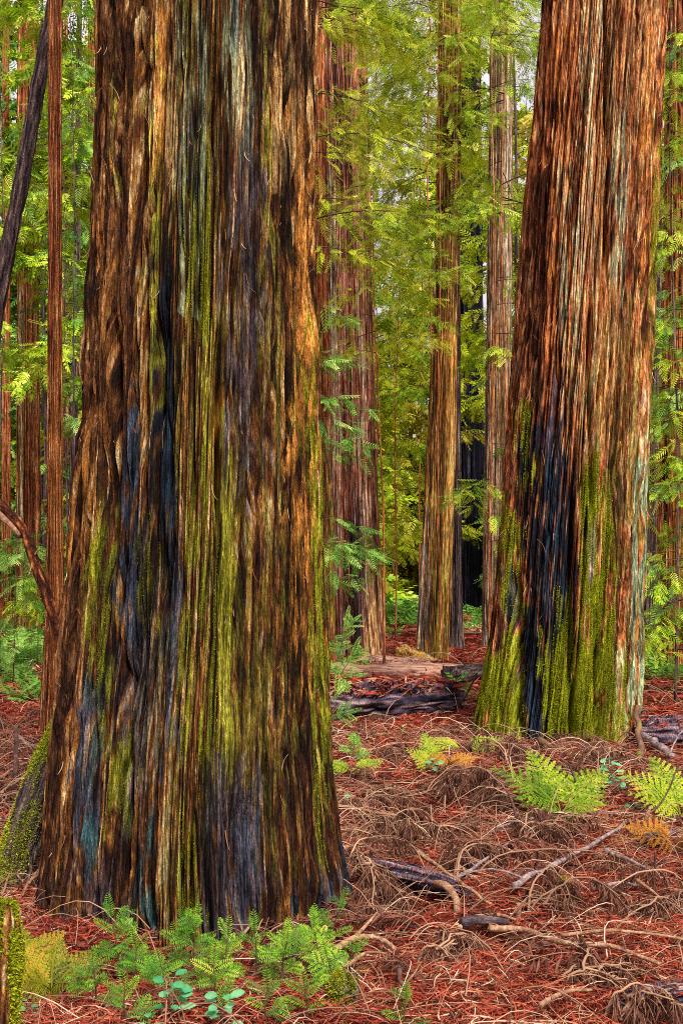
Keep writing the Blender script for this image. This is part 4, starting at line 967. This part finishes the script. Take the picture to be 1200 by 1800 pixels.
# curved dead branch at left, propped on the giant redwood
def curved_branch():
    pts = [P(-70, 830, 6.6), P(0, 885, 6.5), P(42, 932, 6.4), P(62, 990, 6.35), P(88, 1062, 6.3), P(106, 1118, 6.2), P(112, 1180, 6.15)]
    c = spline(pts, 90); t = np.linspace(0, 1, 90)
    root = empty("curved_branch", c[-1], "curved dark dead branch sweeping in from the left edge against the giant redwood", "branch")
    V, Q = tube(c, .020 + .017 * t + .008 * np.exp(-((t - .42) / .05) ** 2), 18, True, .2, 41, 6)
    th = np.tile(np.arange(18) / 18., len(V) // 18); s = gn(th * 9, V[:, 2] * 9, 9, 62) + .6 * gn(th * 18, V[:, 2] * 30, 18, 63)
    pal = PAL['right']; col = np.stack([np.interp(s - .65, [p[0] for p in pal], [p[1][k] for p in pal]) for k in range(3)], -1)
    link_mesh("limb", V, Q, M['bark'], root, vcol=col)
    V, Q = tube(spline([P(-60, 868, 6.55), P(0, 905, 6.48), P(40, 940, 6.4)], 24), np.linspace(.016, .022, 24), 10, True, .15, 42)
    link_mesh("fork", V, Q, M['tan'], root)
    for (a, b) in (((62, 975), (74, 965)), ((60, 985), (52, 1010)), ((98, 1085), (84, 1110))):
        V, Q = tube(spline([P(*a, 6.34), (P(*a, 6.34) + P(*b, 6.3)) / 2 + [0, 0, .01], P(*b, 6.3)], 8), np.linspace(.007, .002, 8), 6, False)
        link_mesh("twig", V, Q, M['tan'], root)
curved_branch()

def bark_log(name, label, cat, pts, rad, style, seed, ns=90, rough=.18, mossn=0, nr=160, side=None, mat='bark', shift=-.1, litter_n=0):
    c = spline(pts, nr); t = np.linspace(0, 1, nr); r = np.interp(t, np.linspace(0, 1, len(rad)), rad)
    V, Q = tube(c, r, ns, True, rough, seed, 9)
    L = np.linalg.norm(np.diff(c, axis=0), axis=1).sum()
    th = np.tile(np.arange(ns) / ns, nr + 2); tt = np.repeat(np.concatenate([[0], t, [1]]), ns) * L
    s = gn(th * 26, tt * 2.2, 26, seed + 60) + .7 * gn(th * 45, tt * 9, 45, seed + 61) + .35 * gn(th * 6, tt * 1.2, 6, seed + 62)
    cen = np.repeat(np.vstack([c[0], c, c[-1]]), ns, axis=0); n_ = unit(V - cen)
    V = V + n_ * (np.repeat(np.concatenate([[0], r, [0]]), ns) * .14 * (sst(0, .3, np.abs(gn(th * 22, tt * 1.6, 22, seed + 64))) - .7))[:, None]
    pal = PAL[style]; col = np.stack([np.interp(s + shift, [p[0] for p in pal], [p[1][k] for p in pal]) for k in range(3)], -1)
    root = empty(name, c[0], label, cat)
    link_mesh("trunk" if cat == "tree" else "bark", V, Q, M[mat], root, vcol=col)
    if litter_n:
        rng = np.random.default_rng(seed + 9); ok = np.flatnonzero(n_[:, 2] > .45); idx = rng.choice(ok, litter_n)
        ax = rng.normal(0, 1, (litter_n, 3)) * [1, 1, .25]; tv = np.array([[-.5, 0, 0], [0, -.06, .04], [.5, 0, 0], [0, .06, .04]])
        pos = V[idx] + n_[idx] * .012 + rng.normal(0, .01, (litter_n, 3))
        link_mesh("fallen_needles", place(tv, pos, ax, n_[idx] + rng.normal(0, .3, (litter_n, 3)), rng.uniform(.6, 1.5, litter_n) * r.mean() * .7), diamonds(litter_n), M['litter'], root, fattr=np.clip(rng.normal(.5, .25, litter_n), 0, 1), smooth=False)["kind"] = "stuff"
    if mossn:
        rng = np.random.default_rng(seed)
        sd = np.array(side, float); w = np.clip(n_ @ unit(sd[None])[0] + .15, 0, 1) * np.clip(.6 + gn(th * 7, tt * 4, 7, seed + 65), 0, 1)
        idx = rng.choice(len(w), mossn, p=w / w.sum())
        ms = r.mean() * .13
        pos = V[idx] + rng.normal(0, ms * .4, (mossn, 3)); ax = unit(n_[idx] + rng.normal(0, .6, (mossn, 3)))
        tv = np.array([[-.2, 0, 0], [.3, -.22, 0], [1, 0, .15], [.3, .22, 0]])
        link_mesh("moss", place(tv, pos, ax, rng.normal(0, 1, (mossn, 3)), ms * rng.uniform(.6, 1.5, mossn)), diamonds(mossn), M['moss'], root, fattr=np.clip(rng.normal(.5, .22, mossn), 0, 1), smooth=False)["kind"] = "stuff"
    return root

bark_log("mossy_log", "green mossy log leaning against the giant redwood at the left edge", "log", [P(128, 1225, 6.35), P(104, 1285, 6.2), P(80, 1350, 6.0), P(48, 1450, 5.8), P(24, 1525, 5.7), P(8, 1580, 5.6)], [.030, .055, .075, .085, .085, .08], 'dark', 51, 60, mossn=16000, side=(-.6, -.9, .5))
bark_log("mossy_stump", "moss covered post like stump in the bottom left corner", "stump", [P(-22, 1850, 3.75), P(-12, 1720, 3.8), P(-8, 1640, 3.85), P(-6, 1590, 3.9)], [.095, .085, .075, .06], 'main', 52, 70, mossn=9000, side=(.7, -.6, .1))
bark_log("mossy_stump", "low dark mossy stub among the sprouts at the lower centre", "stump", [G(606, 1830, -.05), P(604, 1790, 4.1), P(606, 1735, 4.12), P(612, 1708, 4.13)], [.06, .058, .05, .035], 'dark', 53, 50, mossn=4500, side=(-.4, -.9, .2), nr=60)
bark_log("mossy_stump", "small broken stub with bright moss and a rusty splintered top, right floor", "stump", [P(1000, 1632, 5.1), P(996, 1600, 5.15), P(992, 1565, 5.2), P(988, 1542, 5.22)], [.040, .034, .028, .022], 'right', 54, 40, mossn=3500, side=(-.2, -.9, .2), nr=60)
bark_log("fallen_log", "large dark weathered log lying across the floor right of the giant redwood", "log", [G(575, 1238, .17), G(640, 1236, .17), G(720, 1232, .17), G(800, 1226, .17)], [.23, .24, .22, .16], 'plum', 55, 110, .28, nr=120, shift=-.05, litter_n=900)
bark_log("fallen_log", "hollow dark log bridging a pit in the litter right of the giant redwood", "log", [P(640, 1524, 5.75), P(700, 1535, 5.65), P(770, 1552, 5.5), P(836, 1578, 5.3)], [.05, .052, .045, .03], 'plum', 56, 60, .3, nr=90, shift=-.15, litter_n=260)
bark_log("fallen_log", "blue grey log lying behind the rust red redwood at the right edge", "log", [G(1120, 1285, .12), G(1170, 1287, .12), G(1260, 1290, .12)], [.14, .15, .15], 'plum', 57, 80, .25, nr=70, shift=.1, litter_n=220)
bark_log("fallen_log", "half buried blue grey log in the bottom right corner", "log", [G(1078, 1768, .02), G(1128, 1763, .03), G(1190, 1756, .035), G(1250, 1750, .035)], [.045, .058, .062, .062], 'plum', 58, 70, .25, nr=70, shift=.05, litter_n=220)
bark_log("fallen_log", "short dark log end beside the split pale log", "log", [G(788, 1190, .12), G(830, 1186, .12), G(880, 1182, .12)], [.15, .14, .12], 'dark', 59, 60, .2, nr=50)

# split pale log: a long weathered half trunk with a flat splintered top
def split_log(name, label, a, b, wid, hgt, seed, mat, tilt=0.0, rise=(0, 0)):
    rng = np.random.default_rng(seed); a = np.array(a, float); b = np.array(b, float)
    d = unit((b - a)[None])[0]; s = np.array([-d[1], d[0], 0]); s = unit(s[None])[0]; u = np.cross(d, s); u = u if u[2] > 0 else -u
    n = 60; t = np.linspace(0, 1, n); L = np.linalg.norm(b - a)
    prof = np.array([[-.5, 0], [-.52, .35], [-.45, .7], [-.2, .95], [.1, 1], [.35, .85], [.5, .5], [.5, 0]]); m = len(prof)
    V = np.zeros((n, m, 3))
    for k in range(m):
        o1 = prof[k, 0] * wid * (1 + .10 * gn(t * L * 2, 0 * t + k * .37, 0, seed)); o2 = prof[k, 1] * hgt * (1 + .22 * gn(t * L * 3, 0 * t + k * .61, 0, seed + 1))
        ends = (1 - .35 * np.exp(-t / .03) * rng.random()) * (1 - .4 * np.exp(-(1 - t) / .04) * rng.random())
        V[:, k] = a + (b - a) * t[:, None] + s * o1[:, None] + u * (o2 * ends)[:, None] + d * rng.normal(0, .04 * L) * (np.exp(-t / .02) + np.exp(-(1 - t) / .02))[:, None]
    i = np.arange(n - 1)[:, None]; j = np.arange(m)[None]; j2 = (j + 1) % m
    Q = np.stack([i * m + j, i * m + j2, (i + 1) * m + j2, (i + 1) * m + j], -1).reshape(-1, 4)
    Q = np.concatenate([Q, [[0, 1, 2, 3], [0, 3, 4, 7], [4, 5, 6, 7]], np.array([[0, 1, 2, 3], [0, 3, 4, 7], [4, 5, 6, 7]])[:, ::-1] + (n - 1) * m])
    o = link_mesh(name, V.reshape(-1, 3), Q, M[mat], origin=a, smooth=False)
    return tag(o, label, "log")
split_log("split_log", "long split pale log lying across the red floor behind the dark weathered log", G(575, 1196, .0), G(822, 1194, .0), .46, .24, 71, 'pale')
split_log("split_log", "weathered pinkish plank log behind the split pale log, at the rosy trunk's foot", G(640, 1166, .0), G(765, 1176, .0), .40, .14, 72, 'pale')
bark_log("wood_chunk", "rusty yellow chunk of broken wood tilted up at the olive brown redwood's foot", "log", [P(706, 1146, 20.0), P(735, 1158, 19.2), P(768, 1176, 18.4)], [.13, .14, .10], 'olive', 73, 40, .35, nr=60, mat='bark_far', shift=.1)

# ------------------------------------------------------------------ ferns
def frond_arrays(L, npin, seed, droop=.5, wid=.46):
    """one bracken frond along +x, z up: returns diamonds (k,4,3) and rachis points"""
    rng = np.random.default_rng(seed); V = []
    crv = lambda t: np.array([L * (t - .12 * droop * t * t), 0, L * (.35 * t - droop * t * t)])
    for k in range(npin):
        t = .18 + .80 * k / (npin - 1); b = crv(t); pl = L * wid * (1 - (t - .1) * .98) * (1.0 if k > 0 else .85)
        for sgn in (-1, 1):
            a = math.radians(68 - 22 * t) * sgn
            pd = np.array([math.cos(a), math.sin(a), -.18 - .25 * t + rng.normal(0, .05)])
            nn = np.array([-math.sin(a), math.cos(a), 0])
            np_ = max(4, int(9 * (1 - .6 * t)))
            for q in range(np_):
                f = .06 + .92 * q / np_; c = b + pd * pl * f + np.array([0, 0, -.15 * pl * f * f]); ql = pl * .19 * (1 - .72 * f) + .004
                for s2 in (-1, 1):
                    e = c + (nn * s2 * .92 + pd * .45) * ql; w = pd * pl * .62 / np_
                    V.append([c - w * .1, c + (e - c) * .5 - w * .75, e, c + (e - c) * .5 + w * .75])
            e = b + pd * pl * .99 + np.array([0, 0, -.14 * pl]); c = b + pd * pl * .35 + np.array([0, 0, -.02 * pl]); V.append([b, c + nn * pl * .055, e, c - nn * pl * .055])
            tip = b + pd * pl * 1.05 + np.array([0, 0, -.16 * pl]); c = b + pd * pl * .8 + np.array([0, 0, -.1 * pl])
            V.append([c, (c + tip) / 2 + nn * .006, tip, (c + tip) / 2 - nn * .006])
    return np.array(V, float), np.array([crv(t) for t in np.linspace(0, 1, 12)])

def fern(label, base, fronds, seed, mat, group="bracken ferns"):
    """fronds: (length, azimuth deg, pitch deg, droop)"""
    base = np.array(base, float); root = empty("bracken_fern", base, label, "fern", group); rng = np.random.default_rng(seed)
    for k, (L, az, pit, dr) in enumerate(fronds):
        V, R = frond_arrays(L, 9, seed * 10 + k, dr)
        a = math.radians(az); p = math.radians(pit)
        X_ = np.array([math.cos(a) * math.cos(p), math.sin(a) * math.cos(p), math.sin(p)]); Nf = np.array([rng.normal(0, .2), -.75, .8]); Y_ = unit(np.cross(Nf, X_)[None])[0]; Z_ = np.cross(X_, Y_)
        T = lambda q: base + q[..., 0:1] * X_ + q[..., 1:2] * Y_ + q[..., 2:3] * Z_
        W = T(V).reshape(-1, 3); n = len(V)
        mb = MB(); mb.add(W, diamonds(n), np.clip(rng.normal(.5, .17, n) + rng.normal(0, .16) + .25 * gn(W[::4, 0] * 14, W[::4, 2] * 14, 0, 81), 0, 1))
        v, q = tube(T(R), np.linspace(.0045, .0012, 12), 5, False); mb.add(v, q, .5)
        mb.build("frond", M[mat], root, smooth=False)

fern("bright yellow green bracken fern in front of the rust red redwood", G(985, 1432, .05), [(.50, 180, 50, .8), (.52, 118, 62, .7), (.50, 22, 46, .8), (.40, 222, 34, .6), (.34, -50, 30, .6)], 1, 'fern')
fern("bracken fern at the right edge of the floor, yellowing fronds", G(1196, 1436, .05), [(.46, 168, 50, .75), (.48, 115, 62, .7), (.42, 215, 36, .65), (.4, 40, 50, .6)], 2, 'fern')
fern("single pale yellow fern frond right of the dark weathered log", G(762, 1352, .02), [(.34, 100, 62, .6), (.26, 200, 45, .6)], 3, 'fern')
fern("flat yellow green fern beside the rust red redwood's left foot", G(815, 1322, .02), [(.34, 185, 22, .4), (.36, 5, 20, .4)], 4, 'fern')
fern("yellowing fern sprawling in the bottom left corner", G(92, 1745, .02), [(.22, 100, 62, .7), (.24, 160, 48, .7), (.22, 40, 45, .7), (.24, 250, 36, .6), (.22, 300, 34, .6), (.2, 200, 40, .6)], 5, 'fern_y')
fern("yellow fern hidden behind the sprouts, beside the moss post", G(45, 1700, .02), [(.2, 120, 55, .7), (.2, 30, 45, .7), (.18, 220, 40, .6)], 6, 'fern_y')
fern("orange dead bracken under the right edge fern", G(1182, 1490, .03), [(.32, 160, 45, 1.2), (.30, 235, 40, 1.3), (.30, 280, 36, 1.3)], 7, 'fern_o')
fern("small orange dead fern right of the single pale frond", G(790, 1362, .02), [(.28, 20, 40, .9), (.28, 150, 35, .9), (.26, 260, 35, .9)], 8, 'fern_o')
fern("tiny pale fern right of the giant redwood's mossy edge", G(618, 1358, .02), [(.26, 10, 20, .4), (.24, 170, 20, .4)], 9, 'fern')

# ------------------------------------------------------------------ redwood sprouts
def needle_twig(mb, p0, d, up, L, rng, tone, nw=.0052, nl=.024):
    """flat twig with needles in two ranks"""
    d = unit(d[None])[0]; s = unit(np.cross(up, d)[None])[0]; u = np.cross(d, s)
    n = max(8, int(L / (nw * 1.45))); t = np.linspace(.03, 1, n)
    c = p0 + d * (L * t)[:, None] - u * (L * .22 * t * t)[:, None]
    l = nl * (np.sin(np.clip(t * .93 + .07, 0, 1) * np.pi) ** .5 * .85 + .15)
    for sg in (-1, 1):
        a = unit(s * sg + d * rng.uniform(.35, .65, n)[:, None] + u * rng.normal(.05, .12, n)[:, None])
        w = np.cross(a, u); w = unit(w)
        V = np.stack([c, c + a * (l * .45)[:, None] + w * nw / 2, c + a * l[:, None] - u * (l * .12)[:, None], c + a * (l * .45)[:, None] - w * nw / 2], 1).reshape(-1, 3)
        mb.add(V, diamonds(n), np.clip(tone + .18 * (t - .4) + rng.normal(0, .07, n), 0, 1), 0)
    v, q = tube(c[::max(1, n // 6)], np.linspace(.0016, .0008, len(c[::max(1, n // 6)])), 3, False); mb.add(v, q, .5, 1)

def sprout(label, base, tip, seed, ntw, L, tone=.5, az=None, mat='sprout', group="redwood sprouts on the forest floor", sc_=1.0):
    rng = np.random.default_rng(seed); base = np.array(base, float); tip = np.array(tip, float)
    root = empty("redwood_sprout", base, label, "sprout", group)
    mid = (base + tip) / 2 + rng.normal(0, .015, 3); c = spline([base - [0, 0, .03], mid, tip], 14)
    v, q = tube(c, np.linspace(.0042, .0015, 14) * sc_, 6, False); link_mesh("stem", v, q, M['branch'], root, fattr=np.full(len(q), .4))
    mb = MB(); tl = tip - base
    for k in range(ntw):
        f = .30 + .70 * k / max(ntw - 1, 1); p = np.array([np.interp(f, np.linspace(0, 1, 14), c[:, a]) for a in range(3)])
        a = (k * 2.4 + rng.normal(0, .4)) if az is None else math.radians(az + rng.normal(0, 28)) + (1 if k % 2 else -1) * .9
        d = np.array([math.cos(a), math.sin(a) * .8, rng.uniform(-.05, .30)]) * (1 - .35 * f) + unit(tl[None])[0] * (.15 + .35 * f)
        l = L * rng.uniform(.75, 1.3) * (1.15 - .5 * f)
        up = np.array([0, -.75, .8]) + rng.normal(0, .18, 3)
        needle_twig(mb, p, d, up, l, rng, tone + rng.normal(0, .15), .0046 * sc_, .021 * sc_)
        if l > .10:
            for g in (.25, .5):
                for sg in (-1, 1):
                    dd = unit(d[None])[0]; s = unit(np.cross(up, dd)[None])[0]
                    needle_twig(mb, p + dd * l * g - np.array([0, 0, .02 * l]), dd * .7 + s * sg * .8, up, l * (.62 - .4 * g), rng, tone + rng.normal(0, .12), .0048 * sc_, .020 * sc_)
    needle_twig(mb, tip, tl + np.array([0, 0, .02]), np.array([.2, -.7, .6]), L * .7, rng, tone + .1, .0050 * sc_, .022 * sc_)
    mb.build("foliage", [M[mat], M['branch']], root, smooth=False)

SPR = [
    ("tall emerald redwood sprout against the giant redwood's left foot", (212, 1722), 4.55, (196, 1612), 8, .15, .45),
    ("leafy sprout just right of the tall left sprout, leaning right", (255, 1738), 4.45, (240, 1668), 7, .14, .48),
    ("bushy light green sprout in front of the giant redwood's middle", (330, 1735), 4.4, (345, 1630), 9, .15, .62),
    ("light green sprout beside the bushy middle sprout", (390, 1728), 4.4, (400, 1648), 8, .14, .60),
    ("low sprout with yellow tips left of the broad leaved plants", (300, 1765), 4.25, (285, 1705), 7, .13, .55),
    ("sprout rising behind the broad leaved plants", (365, 1768), 4.22, (375, 1695), 8, .14, .58),
    ("green sprout right of centre in front of the giant redwood's blue stained root", (450, 1735), 4.42, (448, 1640), 8, .14, .58),
    ("spreading yellow green sprout below the thin arching stick", (495, 1740), 4.4, (505, 1655), 8, .15, .66),
    ("bright sprout in front of the giant redwood's right root", (545, 1735), 4.45, (552, 1632), 8, .15, .64),
    ("sprout reaching up right to the giant redwood's flared root", (575, 1665), 4.75, (600, 1592), 6, .13, .52),
    ("low feathery sprout above the dark mossy stub", (590, 1748), 4.35, (575, 1682), 8, .14, .66),
    ("yellowish low sprout at the bottom below the broad leaved plants", (470, 1795), 4.05, (470, 1738), 7, .12, .60),
    ("small sprout leaning over the dark mossy stub from the left", (540, 1788), 4.05, (535, 1735), 7, .12, .55),
    ("sprout at the bottom left between fern and broad leaved plants", (170, 1775), 4.2, (165, 1705), 7, .13, .45),
    ("low shaded sprout at the bottom left beside the yellowing fern", (230, 1800), 4.0, (220, 1742), 7, .12, .5),
    ("lone small sprout on the red litter at the bottom middle", (712, 1802), 4.02, (714, 1752), 6, .095, .5),
    ("sprout half hidden beneath the bushy middle sprout", (320, 1700), 4.6, (310, 1652), 6, .12, .5),
    ("fresh sprout beneath the bright right sprout", (520, 1705), 4.6, (525, 1662), 6, .12, .6),
    ("sprout with drooping tips over the curved tan branch", (615, 1720), 4.45, (625, 1672), 6, .11, .6),
]
for k, (lab, b, d, t, ntw, L, tone) in enumerate(SPR):
    g = G(b[0], b[1], 0); sprout(lab, g, P(t[0], t[1], g[1] - .03), 500 + k, max(5, ntw - 1), L * .86, tone - .06 + .10 * math.sin(k * 2.7))
for k, (lab, b, d, t, L) in enumerate([
    ("small pale sprout at the giant redwood's right edge, beside the rosy trunk's foot", (585, 1198), 13.5, (605, 1110), .55),
    ("emerald sprout below the pale one at the giant redwood's right edge", (590, 1215), 12.8, (615, 1160), .5),
    ("short emerald shoot right of the giant redwood near the dark weathered log", (580, 1280), 11.0, (590, 1215), .36),
    ("little green tuft on the litter right of the giant redwood", (622, 1338), 9.2, (622, 1312), .2)]):
    sprout(lab, P(b[0], b[1], d), P(t[0], t[1], d), 540 + k, 4, L * .8, .62, None, 'leaf_e', sc_=1.8)

# ------------------------------------------------------------------ broad leaved plants
def oval_leaf(mb, p, d, up, L, W, rng, tone):
    d = unit(d[None])[0]; s = unit(np.cross(up, d)[None])[0]; u = np.cross(d, s)
    nt, nw = 9, 5; V = []
    for i in range(nt):
        t = i / (nt - 1); w = W * math.sin(math.pi * (t * .94 + .03)) ** .75 * (1 + (.10 if i % 2 else -.04))
        for j in range(nw):
            q = j / (nw - 1) - .5
            V.append(p + d * L * t + s * w * q + u * (.16 * W * abs(q) * 2 - L * .22 * t * t))
    Q = [[i * nw + j, i * nw + j + 1, (i + 1) * nw + j + 1, (i + 1) * nw + j] for i in range(nt - 1) for j in range(nw - 1)]
    mb.add(V, Q, np.clip(tone + rng.normal(0, .05, len(Q)), 0, 1), 0)

def broad_plant(label, base, hgt, nl, size, seed, lean=(0, 0), tone=.55, name="broadleaf_plant", mat='broad', group="broad leaved plants"):
    rng = np.random.default_rng(seed); base = np.array(base, float); tip = base + np.array([lean[0], lean[1], hgt])
    root = empty(name, base, label, "plant", group); c = spline([base, (base + tip) / 2 + rng.normal(0, .01, 3), tip], 10)
    v, q = tube(c, np.linspace(.003, .0014, 10) * (size / .05), 5, False); link_mesh("stem", v, q, M['branch'], root, fattr=np.full(len(q), .7))
    for k in range(nl):
        f = .25 + .75 * k / max(nl - 1, 1); p = np.array([np.interp(f, np.linspace(0, 1, 10), c[:, a]) for a in range(3)])
        a = k * 2.4 + rng.normal(0, .3); d = np.array([math.cos(a), math.sin(a) - .15, rng.uniform(.1, .6)])
        st = size * rng.uniform(.3, .7); e = p + unit(d[None])[0] * st; mb = MB()
        v, q = tube(np.stack([p, (p + e) / 2, e]), .0009 * size / .05, 4, False); mb.add(v, q, .3)
        oval_leaf(mb, e, d + np.array([0, 0, -.2]), np.array([0, -.6, 1]) + rng.normal(0, .2, 3), size * rng.uniform(.75, 1.25), size * rng.uniform(.5, .65), rng, tone + rng.normal(0, .16))
        mb.build("leaf", M[mat], root)
broad_plant("blue green plant with oval toothed leaves at the bottom, left one of the pair", G(300, 1800), .15, 12, .050, 601)
broad_plant("blue green broad leaved plant below the left one, partly out of frame", G(262, 1830), .07, 8, .045, 602)
broad_plant("blue green plant with some withered pale leaves, right one of the pair", G(395, 1815), .13, 11, .048, 603, tone=.6)
broad_plant("teal small leaved seedling on the litter right of the bright green bracken", G(1095, 1405), .26, 16, .060, 604, (-.10, 0), .7, "seedling")
broad_plant("tiny teal seedling below the teal small leaved one", G(1100, 1428), .06, 6, .045, 605, (.03, 0), .7, "seedling")
broad_plant("small round leaved seedling beside the single pale fern frond", G(755, 1372), .12, 8, .055, 606, (.05, 0), .7, "seedling")
broad_plant("low pale seedling right of the giant redwood under the tiny fern", G(590, 1420), .10, 7, .06, 607, (.04, 0), .75, "seedling")
broad_plant("small teal seedlings at the bottom left beside the moss post", G(48, 1790), .05, 7, .028, 608, (.01, 0), .5, "seedling")

# ground cover of small shoots on the far floor
def ground_cover():
    rng = np.random.default_rng(33); mb = MB()
    def patch(px0, px1, py0, py1, n, s, tone):
        for _ in range(n):
            g = G(rng.uniform(px0, px1), rng.uniform(py0, py1))
            k = 5; a = rng.uniform(0, 6.28, k); ax = np.stack([np.cos(a), np.sin(a), rng.uniform(.2, 1.0, k)], -1)
            sprays(mb, np.repeat(g[None], k, 0), ax, np.array([0, 0, 1.]) + rng.normal(0, .3, (k, 3)), s * rng.uniform(.5, 1.2, k), SPRAY_F, np.full(k, tone) + rng.normal(0, .12, k))
    patch(680, 740, 1070, 1105, 46, .8, .62); patch(690, 850, 1085, 1120, 20, .5, .6); patch(0, 80, 1105, 1175, 60, .45, .6); patch(10, 80, 1180, 1240, 26, .3, .6)
    patch(770, 830, 1210, 1240, 12, .28, .65); patch(1140, 1200, 1150, 1200, 26, .45, .6); patch(590, 640, 1185, 1210, 10, .3, .6); patch(660, 700, 1290, 1310, 3, .15, .6); patch(820, 850, 1068, 1090, 16, .6, .5)
    tag(mb.build("ground_cover", [M['leaf_e'], M['branch']], smooth=False), "patches of low green shoots on the red forest floor", "ground cover", None, "stuff")
ground_cover()
